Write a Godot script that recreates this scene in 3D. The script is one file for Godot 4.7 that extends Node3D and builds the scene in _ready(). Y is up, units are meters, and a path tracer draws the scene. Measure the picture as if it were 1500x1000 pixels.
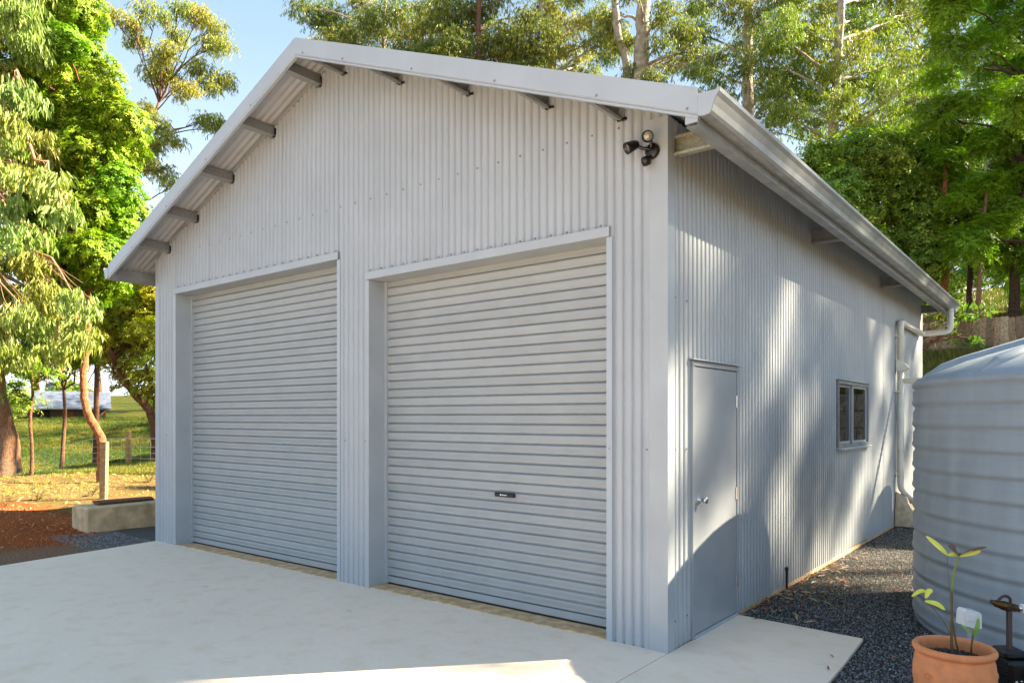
extends Node3D
# A grey steel garage with two roller doors, a rainwater tank and tall gum trees, late-afternoon sun from the back right.
# Frame: front right corner of the garage at the origin, front wall along -X, side wall along -Z, metres.

const PITCH := 0.4            # roof slope
const RIDGE_X := -3.725
const RIDGE_Y := 5.32
const BACK := -10.07
const LEFT := -7.45

var rng := RandomNumberGenerator.new()
var used := {}
var M := {}

# ------------------------------------------------------------------ small helpers
func numbered(called: String) -> String:
	if not used.has(called):
		used[called] = 0
		return called
	used[called] += 1
	return "%s_%03d" % [called, used[called]]

func tag(o: Node, label: String, category: String, group := "") -> Node:
	o.set_meta("label", label)
	o.set_meta("category", category)
	if group != "":
		o.set_meta("group", group)
	return o

func thing(called: String, label: String, category: String, at := Vector3.ZERO, turn := 0.0, group := "") -> Node3D:
	var o := Node3D.new()
	o.name = numbered(called)
	add_child(o)
	o.position = at
	o.rotation.y = turn
	tag(o, label, category, group)
	return o

func obj(called: String, mesh, mat: Material, parent: Node = self, at := Vector3.ZERO, kind := "") -> MeshInstance3D:
	var o := MeshInstance3D.new()
	var m: Mesh
	if mesh is SurfaceTool:
		mesh.generate_normals()
		m = mesh.commit()
	else:
		m = mesh
	o.mesh = m
	o.material_override = mat
	o.name = numbered(called) if parent == self else called
	o.position = at
	parent.add_child(o, true)
	if kind != "":
		o.set_meta("kind", kind)
	return o

func begin(smooth := false) -> SurfaceTool:
	var st := SurfaceTool.new()
	st.begin(Mesh.PRIMITIVE_TRIANGLES)
	st.set_smooth_group(0 if smooth else -1)
	return st

func tri(st: SurfaceTool, a: Vector3, b: Vector3, c: Vector3) -> void:
	st.add_vertex(a)
	st.add_vertex(b)
	st.add_vertex(c)

func quad(st: SurfaceTool, a: Vector3, b: Vector3, c: Vector3, d: Vector3) -> void:
	tri(st, a, b, c)
	tri(st, a, c, d)

# bevelled box: centre, size, basis
func box(st: SurfaceTool, c: Vector3, s: Vector3, basis := Basis.IDENTITY, bev := 0.0) -> void:
	var h := s * 0.5
	var b: float = min(bev, min(h.x, min(h.y, h.z)) * 0.9)
	var P := func(x: float, y: float, z: float) -> Vector3: return c + basis * Vector3(x, y, z)
	for ax in 3:
		for sg in [-1.0, 1.0]:
			var n := Vector3.ZERO
			n[ax] = sg
			var u := Vector3.ZERO
			u[(ax + 1) % 3] = 1.0
			var v := n.cross(u)
			var hu: float = h[(ax + 1) % 3] - b
			var hv: float = h[(ax + 2) % 3] - b
			var o: Vector3 = n * h[ax]
			quad(st, c + basis * (o - u * hu - v * hv), c + basis * (o - u * hu + v * hv), c + basis * (o + u * hu + v * hv), c + basis * (o + u * hu - v * hv))
	if b <= 0.0:
		return
	for ax in 3:   # edges along ax
		var i := (ax + 1) % 3
		var j := (ax + 2) % 3
		for si in [-1.0, 1.0]:
			for sj in [-1.0, 1.0]:
				var p := Vector3.ZERO
				var q := Vector3.ZERO
				p[i] = si * h[i]
				p[j] = sj * (h[j] - b)
				q[i] = si * (h[i] - b)
				q[j] = sj * h[j]
				var e := Vector3.ZERO
				e[ax] = h[ax] - b
				if si * sj > 0:
					quad(st, c + basis * (p - e), c + basis * (p + e), c + basis * (q + e), c + basis * (q - e))
				else:
					quad(st, c + basis * (q - e), c + basis * (q + e), c + basis * (p + e), c + basis * (p - e))
	for sx in [-1.0, 1.0]:
		for sy in [-1.0, 1.0]:
			for sz in [-1.0, 1.0]:
				var a: Vector3 = P.call(sx * h.x, sy * (h.y - b), sz * (h.z - b))
				var bb: Vector3 = P.call(sx * (h.x - b), sy * h.y, sz * (h.z - b))
				var cc: Vector3 = P.call(sx * (h.x - b), sy * (h.y - b), sz * h.z)
				if sx * sy * sz > 0:
					tri(st, a, cc, bb)
				else:
					tri(st, a, bb, cc)

# prism of a closed 2D outline: outline (u, v) -> origin + ax * u + ay * v, swept along "along"
func prism(st: SurfaceTool, poly: PackedVector2Array, origin: Vector3, ax: Vector3, ay: Vector3, along: Vector3) -> void:
	var n := poly.size()
	var area := 0.0
	for i in n:
		area += poly[i].cross(poly[(i + 1) % n])
	var flip := (area > 0) == (ax.cross(ay).dot(along) > 0)
	for i in n:
		var a := origin + ax * poly[i].x + ay * poly[i].y
		var b := origin + ax * poly[(i + 1) % n].x + ay * poly[(i + 1) % n].y
		if flip:
			quad(st, a, a + along, b + along, b)
		else:
			quad(st, a, b, b + along, a + along)
	var t := Geometry2D.triangulate_polygon(poly)
	for k in range(0, t.size(), 3):
		var a := origin + ax * poly[t[k]].x + ay * poly[t[k]].y
		var b := origin + ax * poly[t[k + 1]].x + ay * poly[t[k + 1]].y
		var c := origin + ax * poly[t[k + 2]].x + ay * poly[t[k + 2]].y
		var out := (b - a).cross(c - a).dot(along) < 0   # clockwise from outside at the far end
		if out:
			tri(st, a + along, b + along, c + along)
			tri(st, a, c, b)
		else:
			tri(st, a + along, c + along, b + along)
			tri(st, a, b, c)

# folded sheet: an open 2D line given a thickness
func folded(line: PackedVector2Array, t: float) -> PackedVector2Array:
	var out := PackedVector2Array()
	var back := PackedVector2Array()
	for i in line.size():
		var d := Vector2.ZERO
		if i > 0:
			d += (line[i] - line[i - 1]).normalized()
		if i < line.size() - 1:
			d += (line[i + 1] - line[i]).normalized()
		var nn := d.normalized().orthogonal()
		out.append(line[i])
		back.append(line[i] + nn * t)
	back.reverse()
	out.append_array(back)
	return out

func tube(st: SurfaceTool, pts: PackedVector3Array, radii: PackedFloat32Array, sides := 8, rough := 0.0, cap := true) -> void:
	var rings := []
	var ref := Vector3(0.31, 0.17, 0.93)
	for i in pts.size():
		var d := Vector3.ZERO
		if i > 0:
			d += (pts[i] - pts[i - 1]).normalized()
		if i < pts.size() - 1:
			d += (pts[i + 1] - pts[i]).normalized()
		d = d.normalized()
		if abs(d.dot(ref)) > 0.95:
			ref = Vector3(0.9, 0.3, -0.2)
		var u := ref.cross(d).normalized()
		var v := d.cross(u)
		ref = v.cross(d).normalized() if false else ref
		var ring := PackedVector3Array()
		for k in sides:
			var a := TAU * k / sides
			var r := radii[i] * (1.0 + (rng.randf_range(-rough, rough) if rough > 0.0 else 0.0))
			ring.append(pts[i] + (u * cos(a) + v * sin(a)) * r)
		rings.append(ring)
	for i in pts.size() - 1:
		for k in sides:
			var l := (k + 1) % sides
			quad(st, rings[i][k], rings[i][l], rings[i + 1][l], rings[i + 1][k])
	if cap:
		var e := pts.size() - 1
		for k in range(1, sides - 1):
			tri(st, rings[0][0], rings[0][k + 1], rings[0][k])
			tri(st, rings[e][0], rings[e][k], rings[e][k + 1])

func pipe(st: SurfaceTool, pts: PackedVector3Array, r: float, sides := 16) -> void:
	# rounded corners
	var out := PackedVector3Array([pts[0]])
	for i in range(1, pts.size() - 1):
		var a: Vector3 = pts[i] + (pts[i - 1] - pts[i]).normalized() * min(r * 1.8, pts[i].distance_to(pts[i - 1]) * 0.45)
		var b: Vector3 = pts[i] + (pts[i + 1] - pts[i]).normalized() * min(r * 1.8, pts[i].distance_to(pts[i + 1]) * 0.45)
		for k in 5:
			var t := k / 4.0
			out.append(a.lerp(pts[i], t).lerp(pts[i].lerp(b, t), t))
	out.append(pts[pts.size() - 1])
	var rr := PackedFloat32Array()
	for p in out:
		rr.append(r)
	tube(st, out, rr, sides)

func lathe(st: SurfaceTool, prof: PackedVector2Array, c: Vector3, sides: int, a0 := 0.0, a1 := TAU) -> void:
	for i in prof.size() - 1:
		for k in sides:
			var t0 := a0 + (a1 - a0) * k / sides
			var t1 := a0 + (a1 - a0) * (k + 1) / sides
			var p := c + Vector3(cos(t0) * prof[i].x, prof[i].y, sin(t0) * prof[i].x)
			var q := c + Vector3(cos(t1) * prof[i].x, prof[i].y, sin(t1) * prof[i].x)
			var r := c + Vector3(cos(t1) * prof[i + 1].x, prof[i + 1].y, sin(t1) * prof[i + 1].x)
			var s := c + Vector3(cos(t0) * prof[i + 1].x, prof[i + 1].y, sin(t0) * prof[i + 1].x)
			if p.distance_squared_to(q) < 1e-10:
				tri(st, p, r, s)
			elif r.distance_squared_to(s) < 1e-10:
				tri(st, p, q, r)
			else:
				quad(st, p, q, r, s)

func ss(a: float, b: float, x: float) -> float:
	return smoothstep(a, b, x) if a < b else 1.0 - smoothstep(b, a, x)

func roof_y(x: float) -> float:
	return RIDGE_Y - PITCH * abs(x - RIDGE_X)

# ------------------------------------------------------------------ materials
func noise(freq: float, seed_: int, octaves := 4, kind := FastNoiseLite.TYPE_SIMPLEX_SMOOTH) -> FastNoiseLite:
	var n := FastNoiseLite.new()
	n.noise_type = kind
	n.frequency = freq
	n.seed = seed_
	n.fractal_octaves = octaves
	return n

func ntex(freq: float, seed_: int, lo: Color, hi: Color, octaves := 4, size := 512, normal := false, bump := 4.0, kind := FastNoiseLite.TYPE_SIMPLEX_SMOOTH) -> NoiseTexture2D:
	var t := NoiseTexture2D.new()
	t.width = size
	t.height = size
	t.seamless = true
	t.noise = noise(freq, seed_, octaves, kind)
	if normal:
		t.as_normal_map = true
		t.bump_strength = bump
	else:
		var g := Gradient.new()
		g.set_color(0, lo)
		g.set_color(1, hi)
		t.color_ramp = g
	return t

func flat(c: Color, rough := 0.6, metal := 0.0, spec := 0.5) -> StandardMaterial3D:
	var m := StandardMaterial3D.new()
	m.albedo_color = c
	m.roughness = rough
	m.metallic = metal
	m.metallic_specular = spec
	return m

# colour that varies with a computed noise, laid in world space
func worn(c: Color, vary: float, freq: float, scale: float, seed_: int, rough := 0.6, bump := 0.0, bumpfreq := 0.05, metal := 0.0) -> StandardMaterial3D:
	var m := flat(c, rough, metal)
	m.albedo_texture = ntex(freq, seed_, Color(1 - vary, 1 - vary, 1 - vary), Color(1, 1, 1), 5)
	m.uv1_triplanar = true
	m.uv1_world_triplanar = true
	m.uv1_scale = Vector3.ONE * scale
	if bump > 0.0:
		m.normal_enabled = true
		m.normal_texture = ntex(bumpfreq, seed_ + 7, Color.BLACK, Color.WHITE, 4, 512, true, bump)
	return m

func leafy(back: Color) -> StandardMaterial3D:
	var m := flat(Color.WHITE, 0.5, 0.0, 0.35)
	m.vertex_color_use_as_albedo = true
	m.backlight_enabled = true
	m.backlight = back
	return m

func materials() -> void:
	M.wall = worn(Color(0.652, 0.682, 0.712), 0.07, 0.006, 0.35, 11, 0.42)
	M.side = worn(Color(0.645, 0.67, 0.69), 0.09, 0.008, 0.35, 12, 0.42)
	M.trim = worn(Color(0.65, 0.68, 0.705), 0.06, 0.008, 0.4, 13, 0.38)
	M.fascia = worn(Color(0.645, 0.685, 0.725), 0.05, 0.008, 0.4, 14, 0.36)
	M.door = worn(Color(0.60, 0.625, 0.64), 0.05, 0.01, 0.45, 15, 0.4)
	M.doors = [M.door, worn(Color(0.60, 0.626, 0.642), 0.05, 0.01, 0.5, 115, 0.36), worn(Color(0.618, 0.642, 0.655), 0.05, 0.01, 0.5, 116, 0.44)]
	M.leaf_door = worn(Color(0.58, 0.605, 0.63), 0.06, 0.008, 0.5, 16, 0.35)
	M.gutter = worn(Color(0.57, 0.59, 0.60), 0.25, 0.012, 0.6, 17, 0.35)
	M.roof = worn(Color(0.70, 0.71, 0.73), 0.10, 0.01, 0.4, 18, 0.4)
	M.galv = worn(Color(0.74, 0.73, 0.64), 0.30, 0.05, 1.4, 19, 0.42, 0.0, 0.05, 0.55)
	M.purlin = worn(Color(0.60, 0.61, 0.61), 0.18, 0.04, 1.2, 20, 0.45, 0.0, 0.05, 0.3)
	M.chrome = flat(Color(0.8, 0.8, 0.8), 0.18, 1.0)
	M.black = flat(Color(0.05, 0.05, 0.055), 0.35)
	M.rubber = flat(Color(0.06, 0.06, 0.06), 0.7)
	M.screw = flat(Color(0.50, 0.51, 0.52), 0.4, 0.4)
	M.pvc = worn(Color(0.86, 0.85, 0.81), 0.12, 0.01, 0.8, 21, 0.4)
	M.beige = worn(Color(0.80, 0.74, 0.64), 0.25, 0.02, 1.0, 22, 0.6)
	M.glass = flat(Color(0.03, 0.035, 0.035, 0.6), 0.02)
	M.glass.transparency = BaseMaterial3D.TRANSPARENCY_ALPHA
	M.lens = flat(Color(0.5, 0.5, 0.48), 0.25, 0.5)
	M.inside = flat(Color(0.33, 0.32, 0.31), 0.8)
	M.threshold = worn(Color(0.91, 0.76, 0.575), 0.30, 0.02, 0.7, 23, 0.85, 2.0, 0.1)
	M.concrete = concrete()
	M.block = worn(Color(0.92, 0.80, 0.62), 0.32, 0.012, 0.5, 25, 0.9, 1.2, 0.05)
	M.wallblock = worn(Color(0.56, 0.53, 0.48), 0.35, 0.02, 0.5, 26, 0.9, 4.0, 0.08)
	M.timber = worn(Color(0.80, 0.65, 0.45), 0.40, 0.03, 0.8, 27, 0.85, 4.0, 0.1)
	M.palings = []
	for k in 4:
		M.palings.append(worn([Color(0.70, 0.60, 0.49), Color(0.62, 0.53, 0.43), Color(0.76, 0.68, 0.57), Color(0.56, 0.47, 0.38)][k], 0.4, 0.03, 0.9, 28 + k, 0.9))
	M.board = worn(Color(0.45, 0.30, 0.19), 0.4, 0.03, 1.0, 33, 0.8)
	M.wire = flat(Color(0.86, 0.84, 0.78), 0.45, 0.15)
	M.tank = worn(Color(0.585, 0.63, 0.665), 0.16, 0.012, 0.5, 34, 0.5)
	M.tank.uv1_scale = Vector3(0.9, 0.14, 0.9)
	M.terracotta = terracotta()
	M.potsoil = worn(Color(0.16, 0.11, 0.08), 0.6, 0.08, 3.0, 36, 0.95, 6.0, 0.2)
	M.brass = worn(Color(0.42, 0.33, 0.18), 0.4, 0.04, 8.0, 37, 0.45, 0.0, 0.05, 0.8)
	M.rustpipe = worn(Color(0.30, 0.22, 0.18), 0.4, 0.05, 5.0, 38, 0.6)
	M.whitepl = flat(Color(0.86, 0.86, 0.86), 0.4)
	M.greypl = flat(Color(0.62, 0.63, 0.65), 0.5)
	M.stem = worn(Color(0.42, 0.35, 0.22), 0.4, 0.05, 6.0, 39, 0.7)
	M.greenstem = flat(Color(0.42, 0.50, 0.22), 0.55)
	M.yellowleaf = flat(Color(0.80, 0.80, 0.30), 0.45)
	M.yellowleaf.backlight_enabled = true
	M.yellowleaf.backlight = Color(0.5, 0.5, 0.15)
	M.greenleaf = flat(Color(0.40, 0.56, 0.20), 0.4)
	M.greenleaf.backlight_enabled = true
	M.greenleaf.backlight = Color(0.3, 0.4, 0.1)
	M.brownleaf = flat(Color(0.42, 0.27, 0.18), 0.6)
	M.pale_bark = worn(Color(0.80, 0.73, 0.64), 0.42, 0.02, 0.35, 41, 0.8, 3.0, 0.05)
	M.brown_bark = worn(Color(0.56, 0.40, 0.29), 0.5, 0.03, 0.6, 42, 0.9, 6.0, 0.08)
	M.red_bark = worn(Color(0.74, 0.46, 0.29), 0.5, 0.03, 0.6, 43, 0.9, 6.0, 0.08)
	M.peeling_bark = worn(Color(0.80, 0.60, 0.46), 0.5, 0.03, 0.6, 48, 0.9, 5.0, 0.08)
	M.peeling_bark.uv1_scale = Vector3(1.6, 0.3, 1.6)
	M.dark_bark = worn(Color(0.36, 0.28, 0.22), 0.5, 0.03, 0.6, 44, 0.9, 6.0, 0.08)
	M.twig = worn(Color(0.58, 0.45, 0.33), 0.4, 0.03, 0.8, 45, 0.9)
	M.leaf = leafy(Color(0.75, 0.85, 0.3))
	M.grass = leafy(Color(0.5, 0.6, 0.25))
	M.ground = ground_material()
	M.pebble = flat(Color.WHITE, 0.75)
	M.pebble.vertex_color_use_as_albedo = true
	M.white_roof = worn(Color(0.43, 0.47, 0.54), 0.3, 0.02, 0.3, 46, 0.45)
	M.house_wall = worn(Color(0.45, 0.34, 0.28), 0.25, 0.02, 0.4, 47, 0.8)
	M.shade_roof = flat(Color(0.40, 0.43, 0.47), 0.5)

func concrete() -> StandardMaterial3D:
	var n := 1024
	var a := noise(0.0035, 51, 4)
	var b := noise(0.012, 52, 4)
	var c := noise(0.12, 53, 2)
	var s := noise(0.02, 54, 3)
	var img := Image.create(n, n, false, Image.FORMAT_RGB8)
	for y in n:
		for x in n:
			var v := 0.85 + 0.014 * a.get_noise_2d(x, y) + 0.009 * b.get_noise_2d(x * 0.22 + y * 0.12, y * 1.1 - x * 0.5) + 0.006 * c.get_noise_2d(x, y)
			var st: float = clamp((s.get_noise_2d(x + 300, y) - 0.12) * 2.2, 0.0, 1.0) * 0.03
			img.set_pixel(x, y, Color(v * 1.095 - st * 0.7, v * 1.0 - st, v * 0.90 - st * 1.5))
	img.generate_mipmaps()
	var m := StandardMaterial3D.new()
	m.albedo_texture = ImageTexture.create_from_image(img)
	m.uv1_triplanar = true
	m.uv1_world_triplanar = true
	m.uv1_scale = Vector3.ONE * 0.16
	m.roughness = 0.78
	m.metallic_specular = 0.35
	m.normal_enabled = true
	m.normal_scale = 0.12
	m.normal_texture = ntex(0.08, 55, Color.BLACK, Color.WHITE, 3, 512, true, 2.0)
	return m

func terracotta() -> StandardMaterial3D:
	var m := worn(Color(0.89, 0.56, 0.355), 0.16, 0.012, 2.2, 35, 0.75, 1.0, 0.06)
	return m

func ground_material() -> StandardMaterial3D:
	var m := flat(Color.WHITE, 0.95, 0.0, 0.2)
	m.vertex_color_use_as_albedo = true
	m.albedo_texture = ntex(0.06, 61, Color(0.45, 0.43, 0.40), Color(1, 1, 1), 5, 1024)
	m.uv1_triplanar = true
	m.uv1_world_triplanar = true
	m.uv1_scale = Vector3.ONE * 0.55
	m.normal_enabled = true
	m.normal_scale = 1.0
	m.normal_texture = ntex(0.09, 62, Color.BLACK, Color.WHITE, 4, 1024, true, 8.0)
	return m

# ------------------------------------------------------------------ the garage
const WAVE := 0.0762
# corrugated sheet between two places along a wall; "front" lies in the plane z = 0 (u runs along -X), "side" in x = 0 (u runs along -Z)
func corrugated(u0: float, u1: float, bottom: float, top: Callable, front: bool, amp := 0.008) -> SurfaceTool:
	var st := begin(true)
	var n := int(ceil((u1 - u0) / (WAVE / 14.0)))
	var pb := PackedVector3Array()
	var pt := PackedVector3Array()
	for i in n + 1:
		var u := u0 + (u1 - u0) * i / n
		var ph := (fposmod(u / WAVE, 1.0) - 0.5) / 0.135
		var d := amp * (0.85 - 2.9 * exp(-ph * ph)) + 0.0012 * cos(TAU * u / WAVE * 2.0)
		var y: float = top.call(u)
		if front:
			pb.append(Vector3(-u, bottom, d))
			pt.append(Vector3(-u, y, d))
		else:
			pb.append(Vector3(d, bottom, -u))
			pt.append(Vector3(d, y, -u))
	for i in n:
		quad(st, pb[i + 1], pt[i + 1], pt[i], pb[i])
	return st

func c_section(st: SurfaceTool, a: Vector3, b: Vector3, up: Vector3, depth: float, flange: float, turn := 1.0) -> void:
	var along := b - a
	var side := along.normalized().cross(up).normalized() * turn
	var line := PackedVector2Array([Vector2(flange, depth - 0.018), Vector2(flange, depth), Vector2(0, depth), Vector2(0, 0), Vector2(flange, 0), Vector2(flange, 0.018)])
	prism(st, folded(line, 0.003), a, side, up, along)

func roller_door(shed: Node3D, u0: float, u1: float, head: float) -> Node3D:
	var d := Node3D.new()
	d.name = "roller_door"
	shed.add_child(d, true)
	var rec := -0.215
	var pitch := 0.0836
	# one slat of the curtain, shared by all
	var st := begin(true)
	var prof := PackedVector2Array([Vector2(0.0, -0.016), Vector2(0.0035, -0.016), Vector2(0.0062, 0.004), Vector2(0.011, 0.0115), Vector2(0.026, 0.0125), Vector2(0.031, 0.0105), Vector2(0.036, 0.0125), Vector2(0.050, 0.0135), Vector2(0.066, 0.0165), Vector2(0.074, 0.0155), Vector2(0.0790, 0.010), Vector2(0.0812, -0.016), Vector2(pitch, -0.016)])
	for i in prof.size() - 1:
		var a := prof[i]
		var b := prof[i + 1]
		quad(st, Vector3(-u0 - 0.03, a.x, a.y), Vector3(-u1 + 0.03, a.x, a.y), Vector3(-u1 + 0.03, b.x, b.y), Vector3(-u0 - 0.03, b.x, b.y))
	st.generate_normals()
	var slat := st.commit()
	var y := 0.085
	while y < head + 0.02:
		obj("slat", slat, M.doors[rng.randi() % 3], d, Vector3(0, y, rec + rng.randf_range(-0.0012, 0.0012))).rotation.x = rng.randf_range(-0.012, 0.012)
		y += pitch
	st = begin()
	box(st, Vector3(-(u0 + u1) / 2, 0.055, rec + 0.004), Vector3(u1 - u0 - 0.06, 0.06, 0.03), Basis.IDENTITY, 0.004)
	obj("bottom_rail", st, M.door, d)
	st = begin()
	box(st, Vector3(-(u0 + u1) / 2, 0.016, rec + 0.002), Vector3(u1 - u0 - 0.06, 0.018, 0.018))
	obj("rubber_seal", st, M.rubber, d)
	for s in [u0 + 0.018, u1 - 0.018]:
		st = begin()
		var w := 0.036
		prism(st, folded(PackedVector2Array([Vector2(-w / 2, -0.03), Vector2(-w / 2, 0.03), Vector2(w / 2, 0.03), Vector2(w / 2, -0.03)]), 0.003), Vector3(-s, 0.012, rec), Vector3.RIGHT, Vector3.BACK, Vector3(0, head - 0.01, 0))
		obj("guide_rail", st, M.trim, d)
	return d

func build_shed() -> void:
	var shed := thing("garage_shed", "large grey corrugated steel garage with two roller doors and a gable front", "garage")
	var top := func(u: float) -> float: return roof_y(-u) - 0.055
	var side_top := func(_u: float) -> float: return roof_y(0.0) - 0.06
	# openings along the front: [from, to, head]
	var A := [0.48, 3.15, 2.985]
	var B := [3.632, 6.934, 3.245]
	var cuts := [0.0, A[0], A[1], B[0], B[1], 7.45]
	var k := 0.762
	while k < 7.45:
		cuts.append(k)
		k += 0.762
	cuts.sort()
	for i in cuts.size() - 1:
		var a: float = cuts[i]
		var b: float = cuts[i + 1]
		if b - a < 0.01:
			continue
		var mid := (a + b) / 2
		var bottom := 0.0
		if mid > A[0] and mid < A[1]:
			bottom = A[2]
		elif mid > B[0] and mid < B[1]:
			bottom = B[2]
		obj("cladding_sheet", corrugated(a, b, bottom, top, true), M.wall, shed, Vector3(0, 0, 0.0016 * (i % 2)))
	# side wall, cut round the door and the window
	var D := [0.37, 1.275, 2.07]
	var W := [4.384, 5.90, 1.29, 2.09]
	cuts = [0.0, D[0], D[1], W[0], W[1], 10.07]
	k = 0.762
	while k < 10.0:
		cuts.append(k)
		k += 0.762
	cuts.sort()
	for i in cuts.size() - 1:
		var a: float = cuts[i]
		var b: float = cuts[i + 1]
		if b - a < 0.01:
			continue
		var mid := (a + b) / 2
		if mid > D[0] and mid < D[1]:
			obj("cladding_sheet", corrugated(a, b, D[2], side_top, false), M.side, shed)
		elif mid > W[0] and mid < W[1]:
			obj("cladding_sheet", corrugated(a, b, 0.03, func(_u: float) -> float: return W[2], false), M.side, shed)
			obj("cladding_sheet", corrugated(a, b, W[3], side_top, false), M.side, shed)
		else:
			obj("cladding_sheet", corrugated(a, b, -0.01 if b < 1.3 else 0.005, side_top, false), M.side, shed, Vector3(0.0016 * (i % 2), 0, 0))
	# far walls that close the building, floor and inner lining
	var st := begin()
	prism(st, PackedVector2Array([Vector2(LEFT, 0), Vector2(LEFT, roof_y(LEFT) - 0.06), Vector2(RIDGE_X, RIDGE_Y - 0.06), Vector2(0, roof_y(0) - 0.06), Vector2(0, 0)]), Vector3(0, 0, BACK), Vector3.RIGHT, Vector3.UP, Vector3(0, 0, -0.05))
	obj("rear_wall", st, M.side, shed)
	st = begin()
	box(st, Vector3(LEFT - 0.0, roof_y(LEFT) / 2 - 0.03, BACK / 2 - 0.02), Vector3(0.04, roof_y(LEFT) - 0.06, -BACK - 0.06))
	obj("left_wall", st, M.side, shed)
	st = begin()
	box(st, Vector3(LEFT / 2, -0.045, (BACK - 0.31) / 2), Vector3(-LEFT - 0.05, 0.09, -BACK - 0.32))
	obj("floor_slab", st, M.inside, shed)
	# thresholds of stained concrete in front of the roller doors
	for o in [A, B]:
		st = begin()
		box(st, Vector3(-(o[0] + o[1]) / 2, -0.042, -0.15), Vector3(o[1] - o[0] - 0.004, 0.1, 0.30))
		obj("threshold", st, M.threshold, shed)
	# roof sheets
	var eave := 0.43
	for s in [1.0, -1.0]:
		for i in 14:
			st = begin(true)
			var z0 := 0.425 - 0.762 * i
			var n := 90
			var x1: float = (eave + 0.02) if s > 0 else (LEFT - eave - 0.02)
			for j in n:
				var za := z0 - 0.762 * j / n
				var zb := z0 - 0.762 * (j + 1) / n
				var ya := 0.005 * cos(TAU * za / WAVE) - 0.012
				var yb := 0.005 * cos(TAU * zb / WAVE) - 0.012
				quad(st, Vector3(RIDGE_X, RIDGE_Y + ya, za), Vector3(x1, roof_y(x1) + ya, za), Vector3(x1, roof_y(x1) + yb, zb), Vector3(RIDGE_X, RIDGE_Y + yb, zb))
			obj("roof_sheet", st, M.roof, shed)
		# barge flashing along the gable
		st = begin()
		var xe: float = eave if s > 0 else LEFT - eave
		var dirv := Vector3(xe - RIDGE_X, roof_y(xe) - RIDGE_Y, 0)
		var line := PackedVector2Array([Vector2(-0.17, 0.022), Vector2(0.0, 0.022), Vector2(0.0, -0.135), Vector2(-0.012, -0.150), Vector2(-0.03, -0.150)])
		prism(st, folded(line, 0.003), Vector3(RIDGE_X, RIDGE_Y, 0.448), Vector3.BACK, Vector3.UP, dirv)
		obj("barge_flashing", st, M.fascia, shed)
		st = begin()
		var dn := dirv.normalized()
		var off := Vector3(0, -0.155, 0.446)
		prism(st, PackedVector2Array([Vector2(-0.03, -0.012), Vector2(0.0, -0.012), Vector2(0.0, 0.003), Vector2(-0.03, 0.003)]), Vector3(RIDGE_X, RIDGE_Y, 0) + off, Vector3.BACK, Vector3.UP, dirv)
		obj("drip_edge", st, M.fascia, shed)
	# ridge cap
	st = begin()
	prism(st, folded(PackedVector2Array([Vector2(-0.22, -0.075), Vector2(0.0, 0.018), Vector2(0.22, -0.075)]), 0.003), Vector3(RIDGE_X, RIDGE_Y + 0.012, 0.26), Vector3.RIGHT, Vector3.UP, Vector3(0, 0, -10.5))
	obj("ridge_cap", st, M.roof, shed)
	# purlins that carry the gable overhang
	for x in [-0.36, -1.01, -1.85, -2.70, -3.53, -3.94, -4.76, -5.60, -6.42, -7.12]:
		st = begin()
		var sgn: float = 1.0 if x > RIDGE_X else -1.0
		var upv := Vector3(sgn * PITCH, 1, 0).normalized()
		var a := Vector3(x, roof_y(x) - 0.025, 0.43) - upv * 0.125
		c_section(st, a, a + Vector3(0, 0, -0.75), upv, 0.12, 0.055, sgn)
		obj("purlin", st, M.purlin, shed)
	# purlin clips where they meet the wall
	for x in [-0.36, -1.01, -1.85, -2.70, -3.53, -3.94, -4.76, -5.60, -6.42, -7.12]:
		st = begin()
		box(st, Vector3(x + 0.01, roof_y(x) - 0.155, 0.014), Vector3(0.075, 0.014, 0.02))
		box(st, Vector3(x - (0.05 if x > RIDGE_X else -0.05), roof_y(x) - 0.105, 0.014), Vector3(0.012, 0.075, 0.018))
		obj("purlin_notch", st, M.black, shed)
	# eave purlins along both sides
	for s in [1.0, -1.0]:
		st = begin()
		var x: float = 0.345 if s > 0 else LEFT - 0.345
		c_section(st, Vector3(x, 3.475, 0.43), Vector3(x, 3.475, -10.2), Vector3.UP, 0.15, 0.07, s)
		obj("eave_purlin", st, M.gutter, shed)
	st = begin()
	box(st, Vector3(0.382, 3.55, 0.434), Vector3(0.082, 0.15, 0.006))
	obj("purlin_cap", st, M.fascia, shed)
	# rafter tails under the right eave
	for i in 4:
		st = begin()
		var z: float = [-0.12, -3.44, -6.72, -9.98][i]
		c_section(st, Vector3(-0.1, 3.50, z), Vector3(0.34, 3.50, z), Vector3.UP, 0.135, 0.05, 1.0)
		obj("rafter_tail", st, M.galv if i == 0 else M.gutter, shed)
	# gutters: folded quad section
	for s in [1.0, -1.0]:
		st = begin()
		var g := PackedVector2Array([Vector2(0.0, 0.12), Vector2(0.0, 0.0), Vector2(0.035, -0.008), Vector2(0.075, -0.004), Vector2(0.088, 0.012), Vector2(0.098, 0.05), Vector2(0.118, 0.095), Vector2(0.137, 0.118), Vector2(0.140, 0.138), Vector2(0.128, 0.143), Vector2(0.122, 0.130)])
		var len_ := 10.66
		prism(st, folded(g, 0.003), Vector3(eave if s > 0 else LEFT - eave, 3.505, 0.45), Vector3.RIGHT * s, Vector3.UP, Vector3(0, 0, -len_))
		var gut := obj("gutter", st, M.gutter, shed)
		for z in [0.4515, 0.45 - len_]:
			st = begin()
			var endp := g.duplicate()
			endp.append(Vector2(0.0, 0.135))
			prism(st, endp, Vector3(eave if s > 0 else LEFT - eave, 3.505, z), Vector3.RIGHT * s, Vector3.UP, Vector3(0, 0, -0.004))
			obj("end_cap", st, M.fascia, gut)
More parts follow.
